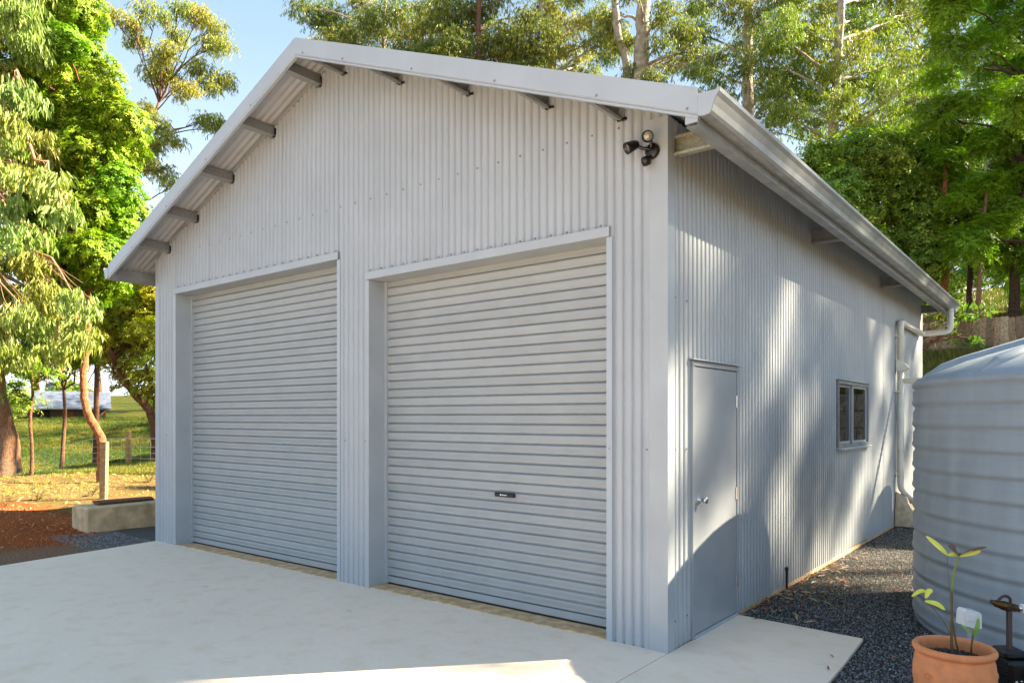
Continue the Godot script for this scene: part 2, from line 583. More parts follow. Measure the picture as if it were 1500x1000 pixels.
	# lower fascia strip under the gutter
	st = begin()
	prism(st, folded(PackedVector2Array([Vector2(0.0, 0.0), Vector2(0.075, 0.0), Vector2(0.078, 0.05)]), 0.003), Vector3(0.348, 3.455, 0.44), Vector3.RIGHT, Vector3.UP, Vector3(0, 0, -10.6))
	obj("fascia_strip", st, M.gutter, shed)
	# corner flashings
	st = begin()
	prism(st, folded(PackedVector2Array([Vector2(-0.135, 0.002), Vector2(-0.13, 0.014), Vector2(0.014, 0.014), Vector2(0.014, -0.095), Vector2(0.004, -0.10)]), 0.002), Vector3.ZERO, Vector3.RIGHT, Vector3.BACK, Vector3(0, roof_y(0) - 0.07, 0))
	obj("corner_flashing", st, M.trim, shed)
	st = begin()
	prism(st, folded(PackedVector2Array([Vector2(0.075, 0.002), Vector2(0.07, 0.014), Vector2(-0.024, 0.014), Vector2(-0.024, -0.11)]), 0.002), Vector3(LEFT, 0, 0), Vector3.RIGHT, Vector3.BACK, Vector3(0, roof_y(LEFT) - 0.07, 0))
	obj("corner_flashing", st, M.wall, shed)
	# door surrounds
	for o in [A, B]:
		st = begin()
		prism(st, folded(PackedVector2Array([Vector2(0.008, 0.075), Vector2(0.028, 0.072), Vector2(0.030, 0.0), Vector2(-0.26, 0.0)]), 0.003), Vector3(-o[1] - 0.025, o[2], 0), Vector3.BACK, Vector3.UP, Vector3(o[1] - o[0] + 0.055, 0, 0))
		obj("head_flashing", st, M.trim, shed)
		st = begin()   # jamb on the far side: a front leg and a deep return
		prism(st, folded(PackedVector2Array([Vector2(-0.055, 0.012), Vector2(0.0, 0.013), Vector2(0.0, -0.26)]), 0.003), Vector3(-o[1], 0.001, 0), Vector3.RIGHT, Vector3.BACK, Vector3(0, o[2] - 0.004, 0))
		obj("jamb", st, M.trim, shed)
		st = begin()
		prism(st, folded(PackedVector2Array([Vector2(0.045, 0.010), Vector2(0.045, 0.013), Vector2(0.0, 0.013), Vector2(0.0, -0.26)]), 0.003), Vector3(-o[0], 0.001, 0), Vector3.RIGHT, Vector3.BACK, Vector3(0, o[2] - 0.004, 0))
		obj("jamb", st, M.fascia, shed)
	# roller doors
	roller_door(shed, B[0], B[1], B[2])
	var rd := roller_door(shed, A[0], A[1], A[2])
	st = begin()
	box(st, Vector3(-1.61, 0.985, -0.183), Vector3(0.22, 0.036, 0.03), Basis.IDENTITY, 0.008)
	var hd := obj("handle", st, M.black, rd)
	st = begin()
	box(st, Vector3(-1.645, 0.985, -0.1675), Vector3(0.014, 0.014, 0.002))
	for i in 6:
		box(st, Vector3(-1.627 + i * 0.0095, 0.984, -0.1675), Vector3(0.007, [0.011, 0.008, 0.008, 0.010, 0.008, 0.008][i], 0.002))
	st.generate_normals()
	var pr := MeshInstance3D.new()
	pr.mesh = st.commit()
	pr.material_override = M.whitepl
	pr.name = "printed_mark"
	rd.add_child(pr, true)
	pr.set_meta("kind", "stuff")
	# screws
	st = begin()
	for sx in [[3.765, 0.25, 7.3], [1.42, 0.12, 7.4]]:
		var u: float = WAVE * 2
		while u < sx[2]:
			var free := true
			for o in [A, B]:
				if sx[0] < o[2] and u > o[0] - 0.02 and u < o[1] + 0.02:
					free = false
			if free and roof_y(-u) > sx[0] + 0.2:
				box(st, Vector3(-u, sx[0], 0.012), Vector3(0.012, 0.012, 0.008))
			u += WAVE * (3 if sx[0] > 2 else 4)
	for o in [A, B]:
		var u: float = ceil(o[0] / WAVE) * WAVE
		while u < o[1]:
			box(st, Vector3(-u, o[2] + 0.09, 0.012), Vector3(0.014, 0.014, 0.010))
			u += WAVE * 2
	for y in [0.2, 1.42, 2.5]:
		for u in [0.106, 0.30]:
			box(st, Vector3(0.014, y, -u), Vector3(0.008, 0.010, 0.010))
	for x in [0.36, -0.3, -1.2, -2.1, -3.0, -3.6, -4.5, -5.4, -6.3, -7.2]:
		box(st, Vector3(x, roof_y(x) - 0.12, 0.45), Vector3(0.014, 0.014, 0.006))
	for z in range(0, 10):
		box(st, Vector3(0.445, 3.53, -0.3 - z * 1.1), Vector3(0.01, 0.012, 0.012))
	obj("screws", st, M.screw, shed, Vector3.ZERO, "stuff")
	side_door(shed, D)
	window(shed, W)
	downpipe(shed)
	st = begin()
	pipe(st, PackedVector3Array([Vector3(0.03, -0.03, -2.5), Vector3(0.03, 0.17, -2.5)]), 0.011, 10)
	box(st, Vector3(0.03, 0.185, -2.5), Vector3(0.03, 0.035, 0.03), Basis.IDENTITY, 0.006)
	obj("pipe_stub", st, M.rubber, shed)
	# slab edge that shows below the side cladding
	st = begin()
	box(st, Vector3(-0.009, -0.045, (-1.3 - 10.07) / 2), Vector3(0.03, 0.118, 8.77))
	obj("slab_edge", st, M.threshold, shed)

func side_door(shed: Node3D, D: Array) -> void:
	var d := Node3D.new()
	d.name = "access_door"
	shed.add_child(d, true)
	var zc: float = -(D[0] + D[1]) / 2
	var w: float = D[1] - D[0]
	var st := begin()
	box(st, Vector3(0.002, 1.0285, zc), Vector3(0.035, 1.997, w - 0.08), Basis.IDENTITY, 0.004)
	obj("door_leaf", st, M.leaf_door, d)
	st = begin()
	for z in [-D[0] - 0.018, -D[1] + 0.018]:
		box(st, Vector3(0.0, D[2] / 2 - 0.012, z), Vector3(0.055, D[2] - 0.03, 0.036), Basis.IDENTITY, 0.003)
	box(st, Vector3(0.0, D[2] - 0.019, zc), Vector3(0.055, 0.038, w), Basis.IDENTITY, 0.003)
	obj("door_frame", st, M.leaf_door, d)
	st = begin()
	box(st, Vector3(-0.03, D[2] / 2, zc), Vector3(0.02, D[2], w))
	obj("door_stop", st, M.rubber, d)
	st = begin()
	box(st, Vector3(0.026, D[2] + 0.012, zc), Vector3(0.05, 0.012, w + 0.06), Basis(Vector3(0, 0, 1), -0.15), 0.002)
	obj("drip_cap", st, M.trim, d)
	st = begin()
	box(st, Vector3(0.0, 0.014, zc), Vector3(0.06, 0.028, w - 0.07))
	obj("door_sill", st, M.trim, d)
	st = begin(true)
	var prof := PackedVector2Array([Vector2(0, 0), Vector2(0.033, 0), Vector2(0.033, 0.006), Vector2(0.014, 0.012), Vector2(0.012, 0.035), Vector2(0.024, 0.042), Vector2(0.029, 0.055), Vector2(0.024, 0.068), Vector2(0, 0.07)])
	lathe(st, prof, Vector3.ZERO, 20)
	var kn := obj("door_knob", st, M.chrome, d, Vector3(0.02, 1.03, -D[0] - 0.115))
	kn.rotation = Vector3(0, 0, -PI / 2)
	for y in [0.30, 1.02, 1.78]:
		st = begin()
		pipe(st, PackedVector3Array([Vector3(0.026, y - 0.05, -D[1] + 0.043), Vector3(0.026, y + 0.05, -D[1] + 0.043)]), 0.007, 10)
		obj("hinge", st, M.chrome, d)

func window(shed: Node3D, W: Array) -> void:
	var wn := Node3D.new()
	wn.name = "window"
	shed.add_child(wn, true)
	var zc: float = -(W[0] + W[1]) / 2
	var w: float = W[1] - W[0]
	var h: float = W[3] - W[2]
	var yc: float = (W[2] + W[3]) / 2
	var st := begin()
	for z in [-W[0] - 0.02, -W[1] + 0.02]:
		box(st, Vector3(-0.015, yc, z), Vector3(0.09, h, 0.04), Basis.IDENTITY, 0.003)
	for y in [W[2] + 0.02, W[3] - 0.02]:
		box(st, Vector3(-0.015, y, zc), Vector3(0.09, 0.04, w - 0.08), Basis.IDENTITY, 0.003)
	obj("frame", st, M.gutter, wn)
	st = begin()
	box(st, Vector3(0.03, W[2] - 0.012, zc), Vector3(0.07, 0.02, w + 0.04), Basis(Vector3(0, 0, 1), -0.2), 0.003)
	obj("sill", st, M.fascia, wn)
	st = begin()
	box(st, Vector3(0.024, W[3] + 0.012, zc), Vector3(0.05, 0.018, w + 0.04), Basis.IDENTITY, 0.003)
	obj("head_trim", st, M.fascia, wn)
	for i in 2:
		var z0: float = -W[0] - 0.04 - (0.0 if i == 0 else w / 2 - 0.05)
		var z1: float = z0 - (w / 2 - 0.03)
		var x := -0.035 if i == 0 else -0.005
		st = begin()
		for z in [z0 - 0.018, z1 + 0.018]:
			box(st, Vector3(x, yc, z), Vector3(0.025, h - 0.08, 0.036), Basis.IDENTITY, 0.002)
		for y in [W[2] + 0.055, W[3] - 0.055]:
			box(st, Vector3(x, y, (z0 + z1) / 2), Vector3(0.025, 0.03, abs(z1 - z0) - 0.072), Basis.IDENTITY, 0.002)
		obj("sash", st, M.trim, wn)
		st = begin()
		box(st, Vector3(x, yc, (z0 + z1) / 2), Vector3(0.005, h - 0.13, abs(z1 - z0) - 0.07))
		obj("pane", st, M.glass, wn)

func downpipe(shed: Node3D) -> void:
	var d := Node3D.new()
	d.name = "downpipe"
	shed.add_child(d, true)
	var st := begin(true)
	pipe(st, PackedVector3Array([Vector3(0.50, 3.5, -9.62), Vector3(0.50, 3.11, -9.62), Vector3(0.075, 3.10, -9.62), Vector3(0.075, 3.12, -7.75), Vector3(0.075, 2.52, -7.75)]), 0.047)
	obj("upper_pipe", st, M.pvc, d)
	st = begin()   # sloped leaf diverter
	prism(st, PackedVector2Array([Vector2(-0.055, 0.0), Vector2(0.06, 0.0), Vector2(0.12, 0.05), Vector2(0.07, 0.11), Vector2(-0.055, 0.20)]), Vector3(0.075, 2.36, -7.69), Vector3.RIGHT, Vector3.UP, Vector3(0, 0, -0.12))
	obj("leaf_diverter", st, M.pvc, d)
	st = begin(true)
	pipe(st, PackedVector3Array([Vector3(0.075, 2.38, -7.75), Vector3(0.075, 0.56, -7.75), Vector3(0.19, 0.42, -7.83), Vector3(0.24, 0.40, -7.86)]), 0.047)
	obj("lower_pipe", st, M.pvc, d)
	st = begin(true)
	pipe(st, PackedVector3Array([Vector3(0.075, 2.22, -7.75), Vector3(1.7, 2.16, -8.0)]), 0.042)
	obj("tank_feed_pipe", st, M.pvc, d)
	for y in [2.9, 2.05, 0.78]:
		st = begin()
		box(st, Vector3(0.05, y, -7.75), Vector3(0.10, 0.025, 0.115), Basis.IDENTITY, 0.004)
		obj("bracket", st, M.pvc, d)
	# flared chute at its foot
	st = begin()
	for s in 1:
		var a := Vector3(0.02, 0.55, -7.68)
		quad(st, Vector3(0.02, 0.52, -7.70), Vector3(0.16, 0.44, -7.72), Vector3(0.30, 0.0, -7.62), Vector3(0.02, 0.0, -7.62))
		quad(st, Vector3(0.16, 0.44, -7.72), Vector3(0.20, 0.40, -7.9), Vector3(0.36, 0.0, -7.95), Vector3(0.30, 0.0, -7.62))
		quad(st, Vector3(0.02, 0.52, -7.70), Vector3(0.02, 0.5, -7.9), Vector3(0.20, 0.40, -7.9), Vector3(0.16, 0.44, -7.72))
		quad(st, Vector3(0.20, 0.40, -7.9), Vector3(0.02, 0.5, -7.9), Vector3(0.02, 0.0, -7.95), Vector3(0.36, 0.0, -7.95))
	obj("flared_chute", st, M.beige, d)

func security_light() -> void:
	var o := thing("security_light", "black twin-head security light with sensor at the garage's top right corner", "light", Vector3(-0.10, 3.53, 0.015))
	o.scale = Vector3.ONE * 0.88
	var st := begin(true)
	var prof := PackedVector2Array([Vector2(0, 0), Vector2(0.062, 0), Vector2(0.062, 0.022), Vector2(0.05, 0.034), Vector2(0, 0.034)])
	lathe(st, prof, Vector3.ZERO, 24)
	var b := obj("mounting_plate", st, M.black, o)
	b.rotation.x = PI / 2
	for i in 2:
		var at: Vector3 = [Vector3(-0.135, 0.045, 0.10), Vector3(0.02, 0.085, 0.12)][i]
		var dirv: Vector3 = [Vector3(-0.55, -0.45, 0.7), Vector3(0.35, -0.42, 0.85)][i]
		st = begin(true)
		pipe(st, PackedVector3Array([Vector3(0, 0.01, 0.03), Vector3(at.x * 0.6, at.y * 0.7, 0.05), at - dirv.normalized() * 0.04]), 0.014, 10)
		obj("arm", st, M.black, o)
		st = begin(true)
		lathe(st, PackedVector2Array([Vector2(0, -0.06), Vector2(0.022, -0.058), Vector2(0.034, -0.04), Vector2(0.042, 0.0), Vector2(0.048, 0.045), Vector2(0.048, 0.055), Vector2(0.042, 0.055), Vector2(0.036, 0.03), Vector2(0, 0.028)]), Vector3.ZERO, 20)
		var h := obj("lamp_head", st, M.black, o, at)
		var y := dirv.normalized()
		var xx := y.cross(Vector3.UP).normalized()
		h.basis = Basis(xx, y, xx.cross(y))
		st = begin(true)
		lathe(st, PackedVector2Array([Vector2(0.037, 0.036), Vector2(0.02, 0.042), Vector2(0, 0.044)]), Vector3.ZERO, 16)
		obj("lens", st, M.lens, h)
	st = begin(true)
	lathe(st, PackedVector2Array([Vector2(0, -0.035), Vector2(0.03, -0.03), Vector2(0.04, 0.0), Vector2(0.036, 0.03), Vector2(0.02, 0.04), Vector2(0, 0.04)]), Vector3.ZERO, 18)
	var s := obj("motion_sensor", st, M.black, o, Vector3(-0.03, -0.09, 0.06))
	s.rotation.x = 0.5

# ------------------------------------------------------------------ ground
var gn1: FastNoiseLite
var gn2: FastNoiseLite

func height(x: float, z: float) -> float:
	var d := -(x - 2.3) * 0.6211 - (z - 4.66) * 0.7837
	var r := (x - 2.3) * 0.7837 - (z - 4.66) * 0.6211
	var h := 0.12 * ss(11.0, 14.0, d) + 0.18 * ss(17.0, 22.0, d) * ss(-15.0, -11.0, r)
	h -= 0.75 * ss(-12.0, -16.5, r) * ss(14.0, 22.0, d) * ss(46.0, 30.0, d)
	h += 1.55 * ss(21.0, 46.0, d) + 0.035 * max(0.0, d - 46.0)
	h *= ss(-7.6, -10.0, x) if z > -12.4 else 1.0
	# low mound of red soil beside the slab
	if x < -7.5:
		h += 0.20 * exp(-pow((x + 10.8) / 1.6, 2.0) - pow((z - 0.95) / 0.8, 2.0))
		h += 0.05 * gn1.get_noise_2d(x * 9.0, z * 9.0) * ss(-7.8, -9.5, x)
	if z < -12.4:
		var b: float = 2.15 + 0.95 * ss(-12.5, -14.4, z) + 0.24 * max(0.0, -16.0 - z) - 0.16 * max(0.0, -32.0 - z) - 0.07 * max(0.0, -60.0 - z)
		b += 0.10 * gn1.get_noise_2d(x * 6.0, z * 6.0)
		h = lerp(h, b, ss(-17.0, -9.0, x))
	else:
		h -= 0.022 * ss(-10.5, -8.0, x)
	return h

func ground_color(x: float, z: float) -> Color:
	var d := -(x - 2.3) * 0.6211 - (z - 4.66) * 0.7837
	var n := gn1.get_noise_2d(x * 5.0, z * 5.0)
	var m := gn2.get_noise_2d(x * 14.0, z * 14.0)
	var lawn := Color(0.065, 0.115, 0.014).lerp(Color(0.21, 0.20, 0.035), clamp(0.45 + n * 1.3, 0.0, 1.0))
	var straw := Color(0.40, 0.27, 0.11).lerp(Color(0.32, 0.24, 0.085), clamp(0.5 + m * 1.5, 0.0, 1.0))
	var red := Color(0.66, 0.20, 0.06).lerp(Color(0.50, 0.135, 0.04), clamp(0.5 + m * 1.6, 0.0, 1.0))
	var gravel := Color(0.12, 0.12, 0.12)
	var brown := Color(0.46, 0.27, 0.17)
	if z < -12.4 and x > -14.0:
		return Color(0.13, 0.14, 0.05).lerp(Color(0.30, 0.26, 0.09), clamp(0.5 + n * 1.4, 0.0, 1.0))
	var c := gravel if x > -7.0 else Color(0.24, 0.23, 0.22)
	if x < -7.4:
		var edge := x + 0.25 * m
		c = straw.lerp(lawn, ss(18.5, 22.5, d + 2.5 * n))
		var q := sqrt(pow((edge + 10.9) / 3.0, 2.0) + pow((z - 0.95 + 0.12 * n) / 1.25, 2.0))
		c = c.lerp(red, ss(1.15, 0.85, q))
		c = c.lerp(brown, ss(-8.3, -7.9, edge) * ss(0.5, 0.9, z))
		c = c.lerp(Color(0.24, 0.23, 0.22), ss(-8.9, -8.5, edge) * ss(0.95, 0.6, z))
		c = c.lerp(straw, ss(-0.9, -2.5, z) * ss(18.5, 15.0, d))
	elif x > 4.5 or z > 6.0:
		c = gravel.lerp(straw, ss(4.5, 6.0, x))
	return c

func build_ground() -> void:
	gn1 = noise(0.05, 71, 3)
	gn2 = noise(0.05, 72, 3)
	var xs := PackedFloat32Array()
	var zs := PackedFloat32Array()
	var v := -400.0
	while v < 400.0:
		xs.append(v)
		v += 60.0 if v < -100.0 else (4.0 if v < -60 else (1.5 if v < -26.0 else (0.22 if v < -7.4 else (0.8 if v < 10.0 else (3.0 if v < 40.0 else 40.0)))))
	v = -400.0
	while v < 400.0:
		zs.append(v)
		var nx := v + (60.0 if v < -100.0 else (4.0 if v < -60 else (1.2 if v < -26.0 else (0.5 if v < -7.0 else (0.22 if v < 4.5 else (1.5 if v < 20.0 else 40.0))))))
		if v < -12.4 and nx > -12.4:
			zs.append(-12.44)
			nx = -12.36
		v = nx
	var pos := PackedVector3Array()
	var col := PackedColorArray()
	var idx := PackedInt32Array()
	for z in zs:
		for x in xs:
			pos.append(Vector3(x, height(x, z), z))
			col.append(ground_color(x, z))
	var w := xs.size()
	for j in zs.size() - 1:
		for i in w - 1:
			var a := j * w + i
			idx.append_array([a, a + 1, a + w + 1, a, a + w + 1, a + w])
	var arr := []
	arr.resize(Mesh.ARRAY_MAX)
	arr[Mesh.ARRAY_VERTEX] = pos
	arr[Mesh.ARRAY_COLOR] = col
	arr[Mesh.ARRAY_INDEX] = idx
	var am := ArrayMesh.new()
	am.add_surface_from_arrays(Mesh.PRIMITIVE_TRIANGLES, arr)
	var st := SurfaceTool.new()
	st.create_from(am, 0)
	st.generate_normals()
	obj("ground", st.commit(), M.ground, self, Vector3.ZERO, "structure")
	# the concrete slab in front
	st = begin()
	prism(st, PackedVector2Array([Vector2(-7.47, 0.0), Vector2(-7.18, 1.9), Vector2(-6.4, 7.5), Vector2(-4.5, 14.0), Vector2(0.008, 14.0), Vector2(0.008, 0.0)]), Vector3(0, -0.12, 0), Vector3.RIGHT, Vector3.BACK, Vector3(0, 0.12, 0))
	obj("concrete_apron", st, M.concrete, self, Vector3.ZERO, "structure")
	st = begin()
	prism(st, PackedVector2Array([Vector2(0.014, 14.0), Vector2(5.5, 14.0), Vector2(3.2, 6.0), Vector2(1.6, 1.6), Vector2(1.045, -0.1), Vector2(1.035, -0.5), Vector2(1.0, -1.21), Vector2(0.016, -1.275)]), Vector3(0, -0.12, 0), Vector3.RIGHT, Vector3.BACK, Vector3(0, 0.1205, 0))
	obj("concrete_apron", st, M.concrete, self, Vector3.ZERO, "structure")

# a stone: a squashed, jittered octahedron
func stone_mesh(seed_: int) -> ArrayMesh:
	rng.seed = seed_
	var st := begin()
	var p := []
	for v in [Vector3.RIGHT, Vector3.LEFT, Vector3.UP, Vector3.DOWN, Vector3.BACK, Vector3.FORWARD]:
		p.append(v * rng.randf_range(0.7, 1.25) + Vector3(rng.randf_range(-0.3, 0.3), rng.randf_range(-0.3, 0.3), rng.randf_range(-0.3, 0.3)))
	for f in [[0, 2, 4], [4, 2, 1], [1, 2, 5], [5, 2, 0], [4, 3, 0], [1, 3, 4], [5, 3, 1], [0, 3, 5]]:
		tri(st, p[f[0]], p[f[2]], p[f[1]])
	st.generate_normals()
	return st.commit()

func scatter(called: String, mesh: Mesh, mat: Material, xf: Array, cols: Array, parent: Node = self) -> MultiMeshInstance3D:
	var mm := MultiMesh.new()
	mm.transform_format = MultiMesh.TRANSFORM_3D
	mm.use_colors = true
	mm.mesh = mesh
	mm.instance_count = xf.size()
	for i in xf.size():
		mm.set_instance_transform(i, xf[i])
		mm.set_instance_color(i, cols[i])
	var o := MultiMeshInstance3D.new()
	o.multimesh = mm
	o.material_override = mat
	o.name = numbered(called) if parent == self else called
	parent.add_child(o, true)
	o.set_meta("kind", "stuff")
	return o

func rand_basis(s: Vector3) -> Basis:
	return Basis.from_euler(Vector3(rng.randf() * TAU, rng.randf() * TAU, rng.randf() * TAU)) * Basis.from_scale(s)

func in_slab(x: float, z: float) -> bool:
	return (x < 0.0 and z > -10.1 and z < 0.0 and x > -7.5) or (z >= -1.25 and z <= 0.0 and x < 1.03) or (z > 0.0 and x < 1.04 + z * 0.35 and x > -7.45 + z * 0.15)

func build_gravel() -> void:
	rng.seed = 501
	var xf := []
	var cols := []
	for i in 95000:
		var t := rng.randf()
		var x := rng.randf_range(0.03, 3.4)
		var z := lerp(2.2, -10.0, pow(t, 1.35)) as float
		if in_slab(x, z) or Vector2(x - 2.81, z + 2.66).length() < 1.68:
			continue
		var s := rng.randf_range(0.004, 0.0095)
		xf.append(Transform3D(rand_basis(Vector3(s, s * 0.75, s * 1.1)), Vector3(x, height(x, z) + rng.randf_range(0.001, 0.008), z)))
		var g := rng.randf_range(0.08, 0.25)
		if rng.randf() < 0.06:
			g *= 1.9
		var warm := ss(1.6, 0.2, x) * ss(-1.0, -3.0, z) * rng.randf_range(0.0, 0.9)
		cols.append(Color(g * 0.98, g, g * 1.03).lerp(Color(g * 1.35, g * 1.15, g * 0.8), warm))
	for i in 9000:   # strip beside the slab on the left
		var x := rng.randf_range(-8.8, -7.4)
		var z := rng.randf_range(-3.0, 0.85)
		if in_slab(x, z):
			continue
		var s := rng.randf_range(0.004, 0.009)
		xf.append(Transform3D(rand_basis(Vector3(s, s * 0.8, s)), Vector3(x, height(x, z) + 0.004, z)))
		var g := rng.randf_range(0.15, 0.36)
		cols.append(Color(g * 1.02, g, g * 0.97))
	scatter("gravel", stone_mesh(3), M.pebble, xf, cols)
	# clods on the red soil
	xf = []
	cols = []
	for i in 5000:
		var a := rng.randf() * TAU
		var q := sqrt(rng.randf())
		var x := -10.7 + 2.7 * q * cos(a)
		var z := 0.95 + 1.2 * q * sin(a)
		if in_slab(x, z) or x > -7.6:
			continue
		var s := rng.randf_range(0.004, 0.013) * (0.8 if rng.randf() < 0.93 else 2.2)
		xf.append(Transform3D(rand_basis(Vector3(s, s * 0.7, s)), Vector3(x, height(x, z) + 0.003, z)))
		var g := rng.randf_range(0.5, 1.1)
		cols.append(Color(0.62 * g, 0.18 * g, 0.055 * g))
	scatter("soil_clods", stone_mesh(4), M.pebble, xf, cols)

func dry_leaf_mesh() -> ArrayMesh:
	var st := begin()
	st.set_color(Color.WHITE)
	leaf(st, Vector3(-0.5, 0, 0), Vector3(1, 0.1, 0), Vector3(0, 1, 0.1), 1.0, 0.24, 0.12)
	st.generate_normals()
	return st.commit()

func build_litter() -> void:
	rng.seed = 502
	var xf := []
	var cols := []
	for i in 300:
		var x := 0.05 + pow(rng.randf(), 2.2) * 2.4
		var z := rng.randf_range(-8.5, 1.2)
		if rng.randf() < 0.6:
			z = rng.randf_range(-4.2, -1.3)
			x = 0.04 + pow(rng.randf(), 2.4) * 0.55
		if in_slab(x, z) or Vector2(x - 2.81, z + 2.66).length() < 1.75:
			continue
		var s := rng.randf_range(0.05, 0.12)
		xf.append(Transform3D(Basis.from_euler(Vector3(rng.randf_range(-0.35, 0.35), rng.randf() * TAU, rng.randf_range(-0.3, 0.3))) * Basis.from_scale(Vector3(s, s, s)), Vector3(x, height(x, z) + 0.018, z)))
		var k := rng.randf()
		cols.append(Color(0.34, 0.15, 0.07) if k < 0.4 else (Color(0.48, 0.32, 0.19) if k < 0.75 else (Color(0.30, 0.07, 0.05) if k < 0.88 else Color(0.50, 0.45, 0.35))))
	for q in [[0.93, -0.62], [0.98, -0.35], [0.9, 0.1], [0.55, -1.15], [-2.6, 0.7], [-4.4, 1.0], [0.2, -1.2]]:   # a few blown onto the slab
		xf.append(Transform3D(Basis.from_euler(Vector3(0.1, rng.randf() * TAU, 0.1)) * Basis.from_scale(Vector3.ONE * 0.075), Vector3(q[0], 0.012, q[1])))
		cols.append(Color(0.30, 0.10, 0.06))
	for i in 5200:   # on the straw-coloured slope to the left
		var x := rng.randf_range(-23.0, -9.0)
		var z := rng.randf_range(-9.0, 3.5)
		var s := rng.randf_range(0.06, 0.15)
		xf.append(Transform3D(Basis.from_euler(Vector3(rng.randf_range(-0.5, 0.5), rng.randf() * TAU, rng.randf_range(-0.5, 0.5))) * Basis.from_scale(Vector3(s, s, s)), Vector3(x, height(x, z) + 0.02, z)))
		var k := rng.randf()
		cols.append(Color(0.46, 0.24, 0.09) if k < 0.5 else (Color(0.60, 0.42, 0.20) if k < 0.85 else Color(0.22, 0.11, 0.06)))
	scatter("leaf_litter", dry_leaf_mesh(), M.grass, xf, cols)

func tuft_mesh(seed_: int, n: int, h: float, spread: float) -> ArrayMesh:
	rng.seed = seed_
	var st := begin()
	for i in n:
		var a := rng.randf() * TAU
		var b := Vector3(cos(a), 0, sin(a)) * rng.randf() * spread
		var l := h * rng.randf_range(0.5, 1.1)
		var lean := Vector3(cos(a + 0.6), 0, sin(a + 0.6)) * l * rng.randf_range(0.1, 0.6)
		var side := Vector3(-sin(a), 0, cos(a)) * 0.004 * (1.0 + h * 4.0)
		var g := rng.randf_range(0.75, 1.25)
		st.set_color(Color(g, g, g * 0.9))
		tri(st, b - side, b + lean * 0.35 + Vector3(0, l * 0.65, 0), b + side)
		tri(st, b - side * 0.6 + lean * 0.3 + Vector3(0, l * 0.55, 0), b + lean + Vector3(0, l, 0), b + side * 0.6 + lean * 0.3 + Vector3(0, l * 0.55, 0))
	st.generate_normals()
	return st.commit()

func build_grass() -> void:
	rng.seed = 503
	var tuft := tuft_mesh(77, 16, 0.10, 0.09)
	rng.seed = 504
	var xf := []
	var cols := []
	for i in 26000:
		var d := 19.0 + 26.0 * pow(rng.randf(), 1.3)
		var r := rng.randf_range(-0.82, -0.38) * d
		var x := 2.3 - d * 0.6211 + r * 0.7837
		var z := 4.66 - d * 0.7837 - r * 0.6211
		var s := rng.randf_range(0.5, 1.2)
		var n := gn1.get_noise_2d(x * 5.0, z * 5.0)
		xf.append(Transform3D(Basis(Vector3.UP, rng.randf() * TAU).scaled(Vector3(s, s, s) * (0.9 + d * 0.012)), Vector3(x, height(x, z) - 0.01, z)))
		cols.append(Color(0.06, 0.115, 0.013).lerp(Color(0.21, 0.21, 0.035), clamp(0.45 + n * 1.2 + rng.randf_range(-0.25, 0.25), 0.0, 1.0)))
	scatter("lawn_grass", tuft, M.grass, xf, cols)
	xf = []
	cols = []
	for i in 5200:   # dry grass on the slope near the garage
		var x := rng.randf_range(-23.0, -9.4)
		var z := rng.randf_range(-9.5, 3.0)
		if pow((x + 10.9) / 2.9, 2.0) + pow((z - 0.95) / 1.2, 2.0) < 1.0:
			continue
		var n := gn2.get_noise_2d(x * 5.0, z * 5.0)
		if n + rng.randf_range(-0.3, 0.3) < -0.05:
			continue
		var s := rng.randf_range(0.4, 1.0)
		xf.append(Transform3D(Basis(Vector3.UP, rng.randf() * TAU).scaled(Vector3(s, s * rng.randf_range(0.5, 1.2), s)), Vector3(x, height(x, z) - 0.01, z)))
		cols.append(Color(0.50, 0.36, 0.12).lerp(Color(0.30, 0.33, 0.06), rng.randf() * ss(12.0, 19.0, -x) + 0.1))
	scatter("dry_grass", tuft, M.grass, xf, cols)
	xf = []
	cols = []
	for i in 7000:   # grass on the bank behind the retaining wall
		var x := rng.randf_range(-8.0, 7.0)
		var z := rng.randf_range(-14.4, -12.46)
		var s := rng.randf_range(0.8, 2.0)
		xf.append(Transform3D(Basis(Vector3.UP, rng.randf() * TAU).scaled(Vector3(s, s, s)), Vector3(x, height(x, z) - 0.02, z)))
		cols.append(Color(0.09, 0.13, 0.03).lerp(Color(0.20, 0.19, 0.06), rng.randf()))
	for i in 6000:
		var x := rng.randf_range(-12.0, 9.0)
		var z := -15.0 - 24.0 * rng.randf()
		var s := rng.randf_range(1.5, 3.2)
		xf.append(Transform3D(Basis(Vector3.UP, rng.randf() * TAU).scaled(Vector3(s, s, s)), Vector3(x, height(x, z) - 0.02, z)))
		cols.append(Color(0.10, 0.14, 0.03).lerp(Color(0.32, 0.27, 0.08), rng.randf()))
	scatter("bank_grass", tuft, M.grass, xf, cols)

# ------------------------------------------------------------------ trees
func leaf(st: SurfaceTool, base: Vector3, dir: Vector3, up: Vector3, l: float, w: float, fold: float) -> void:
	dir = dir.normalized()
	var side := dir.cross(up).normalized()
	var n := side.cross(dir)
	var m := base + dir * l * 0.45 - n * fold * l * 0.3
	var p := base + dir * l * 0.42 + side * w * 0.5
	var q := base + dir * l * 0.42 - side * w * 0.5
	var t := base + dir * l - n * fold * l
	tri(st, base, p, m)
	tri(st, base, m, q)
	tri(st, p, t, m)
	tri(st, m, t, q)

